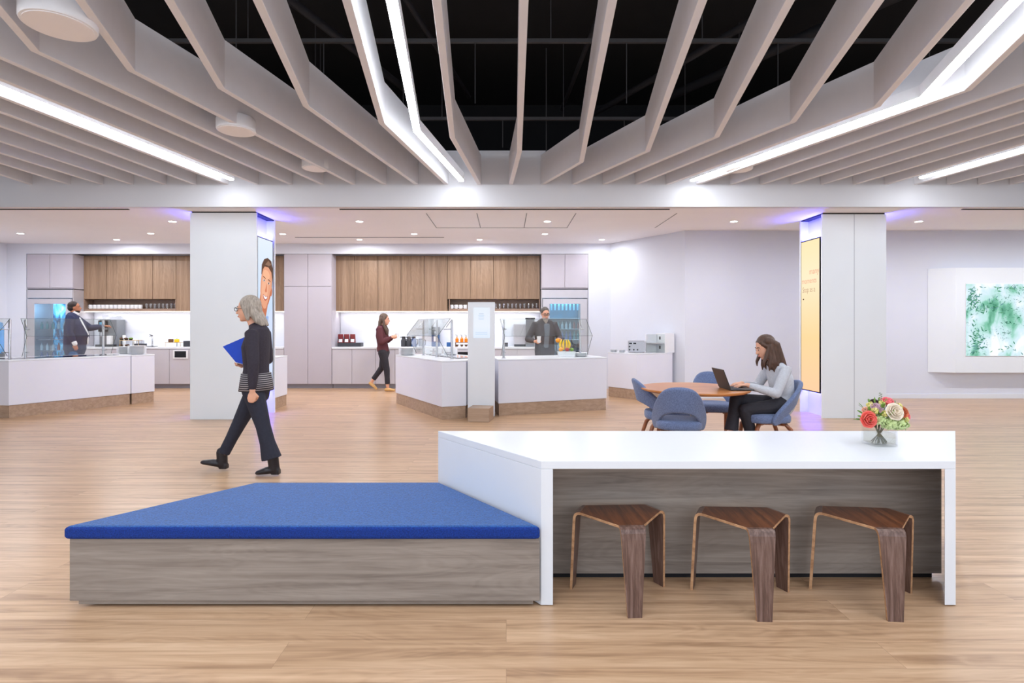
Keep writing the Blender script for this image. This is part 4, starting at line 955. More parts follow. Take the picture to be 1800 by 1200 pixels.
def rose(c, r, face, m1, nm, seed):
    """cup of overlapping curved petals opening towards face"""
    f = frame(c, Vector((1, 0, 0)) if abs(Vector(face).x) < .9 else Vector((0, 1, 0)), face); b = MB(); q = random.Random(seed)
    for ring, (n, tilt, rad, hh) in enumerate(((7, .95, 1.0, .5), (6, .6, .8, .75), (5, .35, .55, .85), (4, .15, .32, .9))):
        for k in range(n):
            a0 = 2*PI*k/n+ring*.5+q.uniform(-.1, .1); vs = []; fs = []; nu, nv = 6, 5; half = PI/n*1.35
            for j in range(nv):
                v = j/(nv-1)
                for i in range(nu):
                    u = i/(nu-1)*2-1; ww = math.sqrt(max(.05, 1-(v-.55)**2*2.6)) ; aa = a0+u*half*ww
                    rr = r*rad*(.35+.65*math.sin(v*PI/2))*(1+.06*u*u); z = r*hh*(v**1.4)*(1-.12*u*u)-r*.25+ (0 if ring else -r*.15*v)
                    if ring == 0 and j == nv-1: rr *= 1.12
                    vs.append(f @ Vector((rr*math.cos(aa), rr*math.sin(aa), z)))
            for j in range(nv-1):
                for i in range(nu-1): fs.append((j*nu+i, j*nu+i+1, (j+1)*nu+i+1, (j+1)*nu+i))
            b.add(vs, fs)
    b.ball(f @ Vector((0, 0, 0)), r*.25, 8, 6)
    o = obj('blossom', b, m1, t, smooth='all', label=nm); s = o.modifiers.new('thick', 'SOLIDIFY'); s.thickness = .0012
    return o
coral = mat('coral_petal', srgb(238, 112, 100), .6, noise=.12, nscale=30); cream = mat('cream_petal', srgb(240, 226, 206), .6, noise=.06, nscale=30); pink = mat('pink_petal', srgb(240, 128, 132), .6, noise=.12, nscale=30); rust = mat('rust_petal', srgb(206, 108, 70), .6, noise=.2, nscale=30); lilac = mat('lilac_petal', srgb(206, 172, 184), .6, noise=.12, nscale=30)
rose((-.1, -.06, .155), .042, (-.35, -1, .1), coral, 'coral garden rose hanging low on the left', 1)
rose((.035, -.075, .2), .043, (0, -1, .35), cream, 'large cream ranunculus at the front', 2)
rose((.04, -.01, .245), .034, (.3, -.5, .9), pink, 'pink flower at the top', 3)
rose((.1, -.04, .195), .032, (.5, -.8, .5), rust, 'rust coloured flower on the right', 4)
rose((-.035, -.03, .215), .03, (-.2, -.8, .7), lilac, 'pale lilac flower left of centre', 5)
rose((-.025, .0, .24), .022, (-.1, -.8, .8), mat('dark_petal', srgb(58, 36, 40), .6, noise=.2), 'small dark flower at the top', 6)
rose((-.085, -.02, .195), .024, (-.5, -.8, .6), mat('apricot_petal', srgb(234, 176, 150), .6, noise=.1), 'small apricot flower', 7)
rose((.135, -.02, .165), .024, (.7, -.8, .2), pink, 'small pink flower at the right edge', 8)
b = MB(); petalball(b, (.02, -.055, .13), .042, 80, .0115, .14, 4, .8); petalball(b, (.085, -.045, .125), .043, 80, .0115, .14, 5, .8); petalball(b, (-.03, -.05, .15), .034, 55, .0105, .14, 6, .8)
fb = MB()
for i_, c_ in enumerate(((-.06, -.05, .2), (-.01, -.06, .185), (.0, -.02, .235), (.075, -.05, .225), (-.05, 0, .225), (.12, -.04, .15))): petalball(fb, c_, .018, 24, .008, .2, 20+i_)
obj('filler_blossoms', fb, mat('filler_yellow', srgb(222, 212, 130), .6, noise=.2, nscale=60), t, smooth='all')
obj('hydrangea', b, paleg, t, smooth='all', label='pale green hydrangea heads over the rim')
b = MB(); rn = random.Random(9)
for i in range(110):
    a = rn.uniform(0, 2*PI); e_ = rn.uniform(.05, 1.3); d = Vector((math.cos(a)*math.cos(e_), math.sin(a)*math.cos(e_), math.sin(e_))); r = rn.uniform(.05, .125)
    c = Vector((0, 0, .13))+Vector((d.x*r*1.15, d.y*r*.8, d.z*r)); u = d.cross(Vector((0, 0, 1))).normalized(); v = u.cross(d)
    b.ball(c, (.022, .009, .002), 8, 4, rot=Matrix((d, u, v)).transposed() @ Matrix.Rotation(rn.uniform(-.8, .8), 3, 'X'))
obj('foliage', b, leafm, t, smooth='all')
b = MB(); b.limb([(.0, 0, .2), (.012, 0, .27), (.005, 0, .30)], [.002, .0015, .001], n=6)
for i in range(10): b.ball((.008+.006*(-1)**i, 0, .24+.006*i), (.005, .002, .003), 6, 4)
b.limb([(-.05, -.02, .18), (-.1, -.02, .21), (-.13, -.02, .23)], [.002, .0015, .001], n=6); b.limb([(.08, 0, .2), (.085, 0, .24), (.09, 0, .25)], [.004, .006, .003], n=6)
obj('sprigs', b, mat('sprig_green', srgb(136, 150, 128), .6, noise=.2), t)

# ---------------------------------------------------------------- round table and chairs
TX, TY = 2.017, 5.99
t = thing('round_table', 'round table with an orange-brown wooden top where a woman works', 'table', (TX, TY, 0))
obj('tabletop', MB().lathe([(.53, .708), (.558, .72), (.565, .73), (.565, .738), (.563, .74), (.55, .7402), (.54, .7402)], n=96), M['tabletop'], t, smooth=True)
obj('pedestal', MB().lathe([(.04, .03), (.035, .1), (.03, .66), (.08, .70), (.2, .712)], n=32), M['steel'], t, smooth=True)
obj('base', MB().lathe([(.3, 0), (.3, .008), (.1, .03), (.04, .04)], n=48), M['steel'], t, smooth=True)
def make_chair(lab):
    t = thing('upholstered_chair', lab, 'chair', (0, 0, 0), 0, 'blue chairs around the round table')      # faces -y
    # seat cushion
    b = MB(); n = 40; rings = [(.80, .385), (.97, .39), (1, .41), (1.0, .45), (.95, .472), (.7, .482), (.35, .486)]
    def out(a, k):
        c, s = math.cos(a), math.sin(a); ex = 3.2
        r = (abs(c)**ex+abs(s)**ex)**(-1/ex); wx = .245+.015*(-s); return (k*r*c*wx, k*r*s*.235-.03)
    vs = [(*out(2*PI*i/n, k), z) for k, z in rings for i in range(n)]
    fs = [(j*n+i, j*n+(i+1) % n, (j+1)*n+(i+1) % n, (j+1)*n+i) for j in range(len(rings)-1) for i in range(n)]+[tuple(range(n))[::-1], tuple(range((len(rings)-1)*n, len(rings)*n))]
    b.add(vs, fs); obj('seat', b, M['chairfab'], t, smooth='all')
    # bent back shell with the arched opening above the seat
    outer = [(-.235, .365), (-.262, .40), (-.275, .47), (-.268, .56), (-.24, .66), (-.205, .745), (-.15, .80), (-.08, .822), (0, .828)]
    inner = [(-.19, .395), (-.195, .41), (-.197, .44), (-.19, .475), (-.165, .515), (-.13, .545), (-.09, .563), (-.045, .572), (0, .574)]
    O = outer+[(-x, z) for x, z in outer[-2::-1]]; I = inner+[(-x, z) for x, z in inner[-2::-1]]
    def yy(x, z):
        h = min(max((z-.38)/.45, 0), 1); k = 4.6*(1-h)+1.2*h
        return .225+.115*h-k*x*x
    nv = 7; vs = []; fs = []
    for (ox, oz), (ix, iz) in zip(O, I):
        for j in range(nv):
            f = j/(nv-1); x = ox+(ix-ox)*f; z = oz+(iz-oz)*f; vs.append((x, yy(x, z), z))
    for i in range(len(O)-1):
        for j in range(nv-1): fs.append((i*nv+j, (i+1)*nv+j, (i+1)*nv+j+1, i*nv+j+1))
    b = MB().add(vs, fs); o = obj('backrest', b, M['chairfab'], t, smooth='all')
    s = o.modifiers.new('thick', 'SOLIDIFY'); s.thickness = .045; s.offset = 0; s.use_even_offset = False
    s = o.modifiers.new('sub', 'SUBSURF'); s.levels = 2; s.render_levels = 2
    for sx in (-1, 1):
        obj('leg', MB().limb([(sx*.1, -.1, .37), (sx*.175, -.165, .375), (sx*.205, -.195, .33), (sx*.215, -.21, .2), (sx*.225, -.225, .0)], [(.022, .018), (.028, .02), (.029, .022), (.025, .019), (.018, .015)], side=(1, 0, 0), n=10, caps=False), M['chairwood'], t, smooth='all')
        obj('leg', MB().limb([(sx*.1, .05, .37), (sx*.165, .12, .37), (sx*.195, .16, .32), (sx*.2, .2, .2), (sx*.205, .24, .0)], [(.022, .018), (.028, .02), (.029, .022), (.025, .019), (.018, .015)], side=(1, 0, 0), n=10, caps=False), M['chairwood'], t, smooth='all')
    obj('seat_frame', MB().box(-.14, .14, -.13, .1, .365, .384), M['chairwood'], t, bevel=.004)
    return t
ch = make_chair('blue upholstered chair with its back to the camera at the round table')
ch.scale = (.92, 1, 1); ch.location = (1.72, 5.56, 0); ch.rotation_euler.z = PI-.28
dup(ch, (1.74, 6.15, 0), PI/2+math.radians(-4), 'blue upholstered chair at the left side of the round table')
dup(ch, (2.52, 6.78, 0), math.radians(-10), 'blue upholstered chair on the far side of the round table, behind the laptop')
dup(ch, (2.80, 5.98, 0), -PI/2+math.radians(0), 'blue upholstered chair the seated woman sits on')
# laptop
t = thing('laptop', 'open dark laptop on the round table under the woman\'s hands', 'laptop', (2.40, 5.84, .741), 0)
obj('base', MB().box(-.11, .13, -.16, .16, 0, .014), M['blackplastic'], t, bevel=.004)
kb = MB()
for i in range(5):
    for j in range(13): kb.box(-.08+i*.02, -.064+i*.02, -.14+j*.0216, -.121+j*.0216, .014, .016)
o = obj('keyboard', kb, M['darkbox'], t)
b = MB().box(-.004, .004, -.16, .16, 0, .215).xf(Matrix.Translation((-.112, 0, .012)) @ Matrix.Rotation(-.36, 4, 'Y')); obj('lid', b, M['blackplastic'], t)
b = MB().box(.0042, .0052, -.15, .15, .01, .205).xf(Matrix.Translation((-.112, 0, .012)) @ Matrix.Rotation(-.36, 4, 'Y')); obj('display', b, mat('laptop_table_reflection', srgb(88, 62, 48), .15, noise=.03, emit=srgb(120, 86, 66), estr=.15), t)  # display brown is the tabletop's reflection, put into colour and glow

# ---------------------------------------------------------------- people
SK = mat('skin_light', srgb(226, 170, 142), .55, noise=.04, nscale=14)
SK2 = mat('skin_tan', srgb(178, 116, 86), .55, noise=.04, nscale=14)
lipm = mat('lips', srgb(190, 104, 96), .5, noise=.05); eyem = mat('eye_dark', srgb(40, 30, 28), .25, noise=.05); eyew = mat('eye_white', srgb(232, 228, 226), .3, noise=.02)
def hair_mat(n, c): return mat(n, c, .5, noise=.35, nscale=30, stretch=(3, 3, .4), bump=.3)
def V(*a): return Vector(a)
def head_parts(b, H):
    """head shapes in the head frame H: x forward, y left, z up"""
    R = H.to_3x3()
    def e(c, r): b.ball(H @ Vector(c), r, 18, 12, rot=R)
    e((-.012, 0, .035), (.094, .074, .084)); e((.022, 0, -.018), (.068, .06, .085)); e((.035, 0, -.066), (.045, .044, .042)); e((.06, 0, -.09), (.022, .024, .018))
    b.limb([H @ V(.078, 0, .022), H @ V(.092, 0, 0), H @ V(.104, 0, -.02)], [(.009, .012), (.011, .014), (.015, .012)], side=R @ V(0, 1, 0), n=10)
    e((.083, 0, -.052), (.013, .022, .008)); e((.081, 0, -.063), (.013, .018, .008)); e((.072, .03, .027), (.014, .022, .008)); e((.072, -.03, .027), (.014, .022, .008))
    for s in (-1, 1): e((-.004, s*.074, -.008), (.02, .009, .031))
def hand(b, wrist, d, n, curl, thumb, sc=1.0):
    """five fingers: d towards the fingers, n out of the back of the hand, thumb = +1/-1 side, curl per joint (radians)"""
    F = frame(wrist, d, n); R = F.to_3x3()
    b.limb([F @ (V(0, 0, 0)*sc), F @ (V(.03, 0, 0)*sc), F @ (V(.06, 0, 0)*sc), F @ (V(.085, 0, -.002)*sc)], [(.024*sc, .02*sc), (.036*sc, .017*sc), (.04*sc, .015*sc), (.036*sc, .012*sc)], side=R @ V(0, 1, 0), n=12)
    for k, (y, L, x0) in enumerate(((.031, .066, .082), (.011, .076, .088), (-.010, .071, .086), (-.030, .056, .078))):
        y *= thumb; p = V(x0-.01, y, -.002)*sc; a = 0; pts = [F @ p]
        for seg, fr in enumerate((.45, .32, .23)):
            a += curl*(1.0 if seg else .8)+k*.03; p = p+V(math.cos(a), y*.6 if seg == 0 else 0, -math.sin(a))*L*fr*sc; pts.append(F @ p)
        b.limb(pts, [.0095*sc, .009*sc, .0082*sc, .007*sc], n=8)
    c = min(curl, .9)
    b.limb([F @ (V(.018, .024*thumb, -.004)*sc), F @ (V(.045, .048*thumb, -.014-.01*c)*sc), F @ (V(.068, (.054-.02*c)*thumb, -.022-.02*c)*sc), F @ (V(.088, (.05-.035*c)*thumb, -.028-.022*c)*sc)], [.013*sc, .0115*sc, .0098*sc, .008*sc], n=8)
def person(lab, loc, rz, J, skin, topm, botm, shoem, hairf, vox=.008, k=1.0, top='sweater', bot='trousers', shoe='shoe', hemr=None, flare=(.055, .055), feet=True, face=True, sleeve=1.0, torso=None, thigh=1.0, sl=1.25):
    t = thing('person', lab, 'person', loc, rz)
    g = {n: Vector(p) for n, p in J.items() if isinstance(p, (tuple, Vector))}
    H = frame(g['head'], g['face'], V(0, 0, 1)+g['face']*0)
    up = g.get('headup', V(0, 0, 1)); H = frame(g['head'], g['face'], up)
    T = torso or [(.155, .105), (.128, .092), (.148, .105), (.135, .085)]
    ctr = lambda a, c: (g[a]+g[c])/2
    shc = ctr('shL', 'shR'); sidev = (g['shL']-g['shR']).normalized(); hipv = (g['hipL']-g['hipR']).normalized()
    b = MB()
    tor = [g['pelvis'], g['waist'], g['chest'], shc-V(0, 0, .015)]
    b.limb(tor, [(r[0]*k*.94, r[1]*k*.92) for r in T], side=sidev, n=20)
    nb = shc+V(0, 0, .01)
    b.limb([nb, (nb*.45+(H @ V(-.02, 0, -.07))*.55), H @ V(-.015, 0, -.03)], [.062*k, .050*k, .052*k], n=14)
    head_parts(b, H)
    for s in 'LR':
        b.limb([shc+(g['sh'+s]-shc)*.35, g['sh'+s], g['el'+s]*.5+g['sh'+s]*.5, g['el'+s]], [.055*k, .052*k, .046*k, .039*k])
        b.limb([g['el'+s], g['el'+s]*.6+g['wr'+s]*.4, g['wr'+s]], [.039*k, .037*k, .025*k])
        hd = J['hand'+s]; hand(b, g['wr'+s], hd['d'], hd['n'], hd['curl'], hd['thumb'], hd.get('sc', 1.0))
        b.limb([g['hip'+s], g['hip'+s]*.5+g['kn'+s]*.5, g['kn'+s]], [.085*k, .07*k, .052*k])
        b.limb([g['kn'+s], g['kn'+s]*.65+g['an'+s]*.35, g['an'+s]], [.052*k, .052*k, .034*k])
        hl = Vector(J.get('heel'+s, V(g['an'+s].x, g['an'+s].y, g['toe'+s].z)-V(g['toe'+s].x-g['an'+s].x, g['toe'+s].y-g['an'+s].y, 0).normalized()*.035))
        b.limb([g['an'+s], hl*.75+g['toe'+s]*.25+V(0, 0, .03)], [.032*k, .026*k]); b.limb([hl+V(0, 0, .028), hl*.4+g['toe'+s]*.6+V(0, 0, .024), g['toe'+s]+V(0, 0, .012)], [.026*k, .027*k, .015*k], side=sidev)
    blobs('body', b, skin, t, vox, 2, .5)
    # top
    b = MB(); c = .016
    tt = [(r[0]*k+c, r[1]*k+c) for r in T]
    pts = tor[:]; rr = tt[:]
    if hemr:
        h0 = g['hem']; pts = [h0]+pts; rr = [hemr]+rr
    b.limb(pts, rr, side=sidev, n=24)
    for s in 'LR':
        b.limb([shc+(g['sh'+s]-shc)*.2+V(0, 0, .01), g['sh'+s], g['el'+s]*.5+g['sh'+s]*.5, g['el'+s]], [.062*k*sleeve, .064*k*sleeve, .058*k*sleeve, .052*k*sleeve])
        we = g['wr'+s]+(g['el'+s]-g['wr'+s]).normalized()*.015
        b.limb([g['el'+s], g['el'+s]*.5+we*.5, we], [.052*k*sleeve, .047*k*sleeve, .036*k], caps=False) if False else b.limb([g['el'+s], g['el'+s]*.5+we*.5, we+(g['el'+s]-we).normalized()*.03], [.052*k*sleeve, .047*k*sleeve, .037*k])
    if J.get('collar'): b.limb([nb-V(0, 0, .01), nb*.6+(H @ V(-.02, 0, -.07))*.4], [.075*k, .06*k], n=14)
    tp = blobs(top, b, topm, t, vox, 3, .5)
    # bottom
    b = MB(); b.limb([g['pelvis']+V(0, 0, .06), g['pelvis'], ctr('hipL', 'hipR')], [(T[0][0]*k*.98, T[0][1]*k*.98), (T[0][0]*k*1.02, T[0][1]*k*1.04), (T[0][0]*k*.98, T[0][1]*k*.98)], side=hipv, n=20)
    for s in 'LR':
        e_ = g['an'+s]+(g['kn'+s]-g['an'+s]).normalized()*J.get('cuff', .04); f = flare if not isinstance(flare, dict) else flare[s]
        b.limb([g['hip'+s], g['hip'+s]*.5+g['kn'+s]*.5, g['kn'+s]], [.1*k*thigh, .085*k*thigh, .067*k*thigh]); b.limb([g['kn'+s], g['kn'+s]*.5+e_*.5, e_], [.067*k*thigh, (.06*k+f[0])/2+.002, f], side=(0, 1, 0), caps=False); b.ball(g['kn'+s], .062*k*thigh)
    blobs(bot, b, botm, t, vox, 3, .5)
    if feet:
        for s in 'LR':
            a, to = g['an'+s], g['toe'+s]; fd = (to-a); fl = V(fd.x, fd.y, 0).normalized(); heel = J.get('heel'+s, V(a.x, a.y, to.z)-fl*.035)
            b = MB(); heel = Vector(heel)
            b.limb([heel+V(0, 0, .032), heel*.45+to*.55+V(0, 0, .028), to+V(0, 0, .016)], [(.038, .038), (.046, .034), (.038, .022)], side=sidev); 
            if shoe == 'boot': b.limb([heel+V(0, 0, .03)+fl*.015, a+V(0, 0, .05)], [(.042, .05), (.045, .052)], side=sidev); b.box(heel.x-.035, heel.x+.035, heel.y-.032, heel.y+.032, heel.z-.012, heel.z+.03) 
            blobs(shoe, b, shoem, t, .007, 2, .5)
    if face:
        for s in (-1, 1):
            obj('eye', MB().ball(H @ V(.079, s*.03, .012), (.0045, .0095, .0045), 10, 8, rot=H.to_3x3()), eyew, t, smooth='all'); obj('iris', MB().ball(H @ V(.0855, s*.03, .012), (.004, .006, .006), 8, 6, rot=H.to_3x3()), eyem, t, smooth='all')
            obj('eyebrow', MB().limb([H @ V(.084, s*.012, .034), H @ V(.083, s*.03, .04), H @ V(.073, s*.048, .034)], [.004, .0045, .003], n=8), eyem, t, smooth='all')
        obj('lips', MB().ball(H @ V(.091, 0, -.057), (.008, .02, .008), 10, 6, rot=H.to_3x3()), lipm, t, smooth='all')
    hb = MB(); hm = hairf(hb, H)
    blobs('hair', hb, hm, t, .007, 2, .4)
    return t, H
def hair_cap(b, H, th=.012, fore=.045):
    R = H.to_3x3(); b.ball(H @ V(-.03, 0, .048), (.092+th*.6, .077+th, .083+th), 20, 12, rot=R); b.ball(H @ V(-.055, 0, .0), (.066+th, .072+th, .075), 18, 12, rot=R)

# 1. grey-haired woman walking left
gh = hair_mat('silver_hair', srgb(160, 148, 136))
def h_grey(b, H):
    hair_cap(b, H)
    for y in (-.05, -.02, .02, .05):
        b.limb([H @ V(-.05, y, .03), H @ V(-.085, y, -.05), H @ V(-.12, y*1.2, -.12), H @ V(-.15, y*1.2, -.155)], [.045, .042, .034, .015])
    for s in (-1, 1): b.limb([H @ V(.02, s*.068, .07), H @ V(-.01, s*.082, .0), H @ V(-.03, s*.08, -.09)], [.02, .024, .018])
    return gh
navy = mat('charcoal_knit', srgb(52, 46, 56), .85, noise=.12, nscale=60, bump=.2); navyp = mat('navy_trousers', srgb(40, 42, 56), .8, noise=.1, nscale=40)
bootm = mat('black_leather', srgb(34, 30, 34), .35, noise=.1)
J = dict(head=(.062, 0, 1.555), face=V(1, 0, -.08), headup=V(.05, 0, 1), shL=(-.045, .155, 1.325), shR=(-.03, -.155, 1.325), chest=(-.015, 0, 1.2), waist=(-.02, 0, 1.0), pelvis=(-.012, 0, .85), hem=(-.02, 0, .78),
         elL=(-.085, .205, 1.06), wrL=(-.075, .205, .80), handL=dict(d=(.12, 0, -1), n=(-.1, 1, 0), curl=1.25, thumb=1), elR=(-.03, -.23, 1.07), wrR=(.13, -.13, 1.04), handR=dict(d=(1, .35, .05), n=(0, -1, -.3), curl=.9, thumb=-1),
         hipL=(-.02, .085, .82), hipR=(.0, -.085, .82), knL=(-.125, .09, .46), anL=(-.215, .09, .115), toeL=(-.08, .09, .012), heelL=(-.245, .09, .025), knR=(.185, -.09, .46), anR=(.355, -.09, .13), toeR=(.53, -.09, .065), heelR=(.335, -.09, .03), collar=1, cuff=.045)
tw, H = person('walking woman with long silver hair, glasses and dark clothes, carrying a blue folder', (-2.405, 5.32, 0), PI, J, SK, navy, navyp, bootm, h_grey, .0075, 1.0, hemr=(.165, .12), flare={'L': (.075, .095), 'R': (.05, .055)}, shoe='boot')
stripe = bpy.data.materials.new('striped_hem'); stripe.use_nodes = True; nt = stripe.node_tree; bs = nt.nodes['Principled BSDF']; tc = nt.nodes.new('ShaderNodeTexCoord'); sp = nt.nodes.new('ShaderNodeSeparateXYZ')
ma = nt.nodes.new('ShaderNodeMath'); ma.operation = 'MULTIPLY'; ma.inputs[1].default_value = 330; sn = nt.nodes.new('ShaderNodeMath'); sn.operation = 'SINE'; rp = nt.nodes.new('ShaderNodeValToRGB')
rp.color_ramp.elements[0].position = .45; rp.color_ramp.elements[0].color = srgb(50, 46, 52); rp.color_ramp.elements[1].position = .6; rp.color_ramp.elements[1].color = srgb(176, 168, 170)
nt.links.new(tc.outputs['Object'], sp.inputs[0]); nt.links.new(sp.outputs[2], ma.inputs[0]); nt.links.new(ma.outputs[0], sn.inputs[0]); nt.links.new(sn.outputs[0], rp.inputs[0]); nt.links.new(rp.outputs[0], bs.inputs['Base Color']); bs.inputs['Roughness'].default_value = .9
b = MB(); b.limb([(-.02, 0, .79), (-.02, 0, .86), (-.02, 0, .955)], [(.185, .15), (.18, .14), (.165, .125)], side=(0, 1, 0), n=32, caps=False); obj('striped_hem', b, stripe, tw, smooth='all', label='grey and white striped knit hem')
b = MB()
for s in (-1, 1):
    pts = [H @ V(.098+.004*math.cos(a), s*.032+.024*math.cos(a), .012+.017*math.sin(a)) for a in [2*PI*i/14 for i in range(15)]]; b.limb(pts, [.0028]*15, n=6, caps=False); b.limb([H @ V(.09, s*.056, .018), H @ V(0, s*.082, .01)], [.0028]*2, n=6)
obj('glasses', b, M['blackplastic'], tw)
b = MB(); b.box(0, .31, -.008, .008, 0, .23)
b.xf(Matrix.Translation((.31, -.055, 1.2)) @ Matrix.Rotation(math.radians(190), 4, 'Z') @ Matrix.Rotation(math.radians(-18), 4, 'Y') @ Matrix.Translation((0, 0, -.15)))
f = thing('folder', 'bright blue folder with papers held under the walking woman\'s arm', 'folder', (-2.405, 5.32, 0), PI)
bb = MB(); pts = [(.305, 1.205), (.085, 1.30), (.04, 1.02), (.18, 1.055)]
def slab(pts, y0, y1):
    q = MB(); n = len(pts); q.add([(p[0], y0, p[1]) for p in pts]+[(p[0], y1, p[1]) for p in pts], [tuple(range(n)), tuple(range(n, 2*n))[::-1]]+[(i, n+i, n+(i+1) % n, (i+1) % n) for i in range(n)]); return q
obj('cover', slab(pts, -.012, -.008), M['bluefolder'], f); obj('papers', slab([(.31, 1.19), (.09, 1.285), (.045, 1.02), (.188, 1.05)], -.022, -.013), M['paper'], f); obj('rear_cover', slab(pts, -.027, -.023), M['bluefolder'], f)

# 2. woman seated at the round table
bh = hair_mat('brown_hair', srgb(84, 60, 48))
def h_brown(b, H):
    hair_cap(b, H, .012)
    for y in (-.055, -.025, .01, .04, .062):
        o_ = H.translation; b.limb([H @ V(-.03, y, .07), H @ V(-.095, y*1.1, .0), o_+V(-.14, y*1.2, -.12), o_+V(-.175, y*1.2, -.2), o_+V(-.2, y*1.2, -.27)], [.045, .042, .036, .026, .01])
    for s in (-1, 1):
        for xe, ze in ((.05, -.2), (-.01, -.24), (-.06, -.25), (-.11, -.26), (-.155, -.27)):
            b.limb([H @ V(-.03+xe*.2, s*.05, .085), H @ V(-.03+xe*.3, s*.085, .02), o_+V(xe*.8-.01, s*.082, -.1), o_+V(xe, s*.085, ze+.05), o_+V(xe, s*.08, ze)], [.016, .018, .02, .016, .006])
    for i, (x, y, z) in enumerate(((-.0, .085, -.25), (.03, .075, -.27), (-.03, .095, -.24), (.055, .06, -.22), (.01, -.085, -.24), (.04, -.07, -.24))):
        s = 1 if y > 0 else -1
        b.limb([H @ V(-.01, s*.055, .08), H @ V(-.03, s*.084, .02), H @ V(-.02, s*.09, -.08), H @ V(x*.8+.02, y+.008*s, -.16), H @ V(x, y, z)], [.02, .026, .026, .022, .008])
    b.limb([H @ V(.04, .04, .085), H @ V(.03, .068, .055), H @ V(.0, .08, .02)], [.014, .016, .016]); b.limb([H @ V(.04, -.04, .085), H @ V(.03, -.068, .055), H @ V(.0, -.08, .02)], [.014, .016, .016])
    return bh
grey = mat('light_grey_knit', srgb(196, 198, 206), .9, noise=.08, nscale=60, bump=.25); blackp = mat('black_trousers', srgb(44, 42, 50), .75, noise=.1, nscale=30)
J = dict(head=(.025, 0, 1.165), face=V(1, 0, -.42), headup=V(.42, 0, 1), shL=(-.125, .15, .945), shR=(-.09, -.15, .945), chest=(-.14, 0, .83), waist=(-.165, 0, .665), pelvis=(-.15, 0, .555), hem=(-.14, 0, .53),
         elL=(.0, .2, .70), wrL=(.27, .12, .782), handL=dict(d=(1, -.1, -.05), n=(0, 0, 1), curl=.22, thumb=-1, sc=.95), elR=(.03, -.2, .72), wrR=(.27, -.02, .785), handR=dict(d=(1, .15, -.05), n=(0, 0, 1), curl=.22, thumb=1, sc=.95),
         hipL=(-.12, .085, .55), hipR=(-.12, -.085, .55), knL=(.285, .1, .515), anL=(.17, .09, .1), toeL=(.29, .09, .02), knR=(.335, -.01, .615), anR=(.41, .05, .27), toeR=(.52, .06, .19), heelR=(.38, .05, .225), cuff=.02)
person('seated woman with long brown hair in a light grey sweater typing on a laptop', (2.80, 5.98, 0), PI, J, SK, grey, blackp, bootm, h_brown, .0075, .95, hemr=(.145, .115), flare=(.06, .075))

# 3. woman in maroon walking right with a cup
def h_br2(b, H):
    hair_cap(b, H)
    for y in (-.05, -.02, .02, .05): b.limb([H @ V(-.05, y, .03), H @ V(-.085, y, -.05), H @ V(-.09, y*1.2, -.16)], [.045, .044, .03])
    for s in (-1, 1): b.limb([H @ V(.02, s*.068, .07), H @ V(-.01, s*.085, .0), H @ V(.01, s*.085, -.13), H @ V(.06, s*.07, -.22), H @ V(.08, s*.05, -.3)], [.02, .024, .03, .036, .02])
    return mat('dark_blond_hair', srgb(96, 78, 66), .5, noise=.3, nscale=30, stretch=(3, 3, .4))
maroon = mat('maroon_knit', srgb(92, 48, 54), .9, noise=.1, nscale=60); flats = mat('tan_flats', srgb(214, 170, 110), .6, noise=.05)
J = dict(head=(.012, 0, 1.535), face=V(1, 0, -.1), headup=V(.1, 0, 1), shL=(-.055, .15, 1.33), shR=(-.075, -.15, 1.33), chest=(-.06, 0, 1.2), waist=(-.04, 0, 1.02), pelvis=(-.02, 0, .86), hem=(-.04, 0, .9),
         elL=(.02, .21, 1.08), wrL=(.2, .08, 1.19), handL=dict(d=(1, -.3, .1), n=(.1, 1, .2), curl=.8, thumb=1), elR=(-.02, -.22, 1.06), wrR=(.18, -.08, 1.17), handR=dict(d=(1, .35, .15), n=(.1, -1, .2), curl=.8, thumb=-1),
         hipL=(-.0, .085, .84), hipR=(-.02, -.085, .84), knR=(.07, -.08, .46), anR=(.09, -.08, .1), toeR=(.22, -.08, .012), knL=(-.07, .08, .5), anL=(-.29, .08, .2), toeL=(-.19, .08, .03), heelL=(-.32, .08, .13), cuff=.06)
person('woman in a maroon sweater walking right along the worktop with a cup', (-2.63, 12.02, 0), 0, J, SK, maroon, blackp, flats, h_br2, .009, 1.0, hemr=(.15, .12), flare=(.05, .055), face=True, sleeve=1.15)
o = obj('paper_cup', MB().lathe([(.026, 0), (.036, .1), (.034, .1), (.002, .01)], n=18), M['porcelain'], smooth=True, loc=(-2.63+.275, 12.02, 1.15)); tag(o, 'cup held by the woman in the maroon sweater', 'cup')

# 4. man in a navy jacket at the left
def h_short(b, H): hair_cap(b, H, .006); return mat('dark_short_hair', srgb(44, 32, 30), .6, noise=.3, nscale=60)
jack = mat('navy_jacket', srgb(38, 44, 78), .8, noise=.08, nscale=50); jeans = mat('blue_jeans', srgb(58, 92, 140), .85, noise=.15, nscale=60)
J = dict(head=(.0, 0, 1.775), face=V(1, .1, .02), shL=(-.03, .2, 1.555), shR=(-.03, -.2, 1.555), chest=(.0, 0, 1.42), waist=(.03, 0, 1.2), pelvis=(.0, 0, 1.02), hem=(0, 0, .93),
         elL=(.2, .24, 1.36), wrL=(.46, .18, 1.4), handL=dict(d=(1, 0, .1), n=(0, .3, 1), curl=.5, thumb=-1), elR=(-.02, -.31, 1.28), wrR=(.08, -.32, 1.04), handR=dict(d=(.15, 0, -1), n=(0, -1, 0), curl=.45, thumb=-1),
         hipL=(0, .1, .98), hipR=(0, -.1, .98), knL=(.02, .1, .52), anL=(0, .1, .1), toeL=(.14, .1, .012), knR=(.02, -.1, .52), anR=(0, -.1, .1), toeR=(.14, -.1, .012))
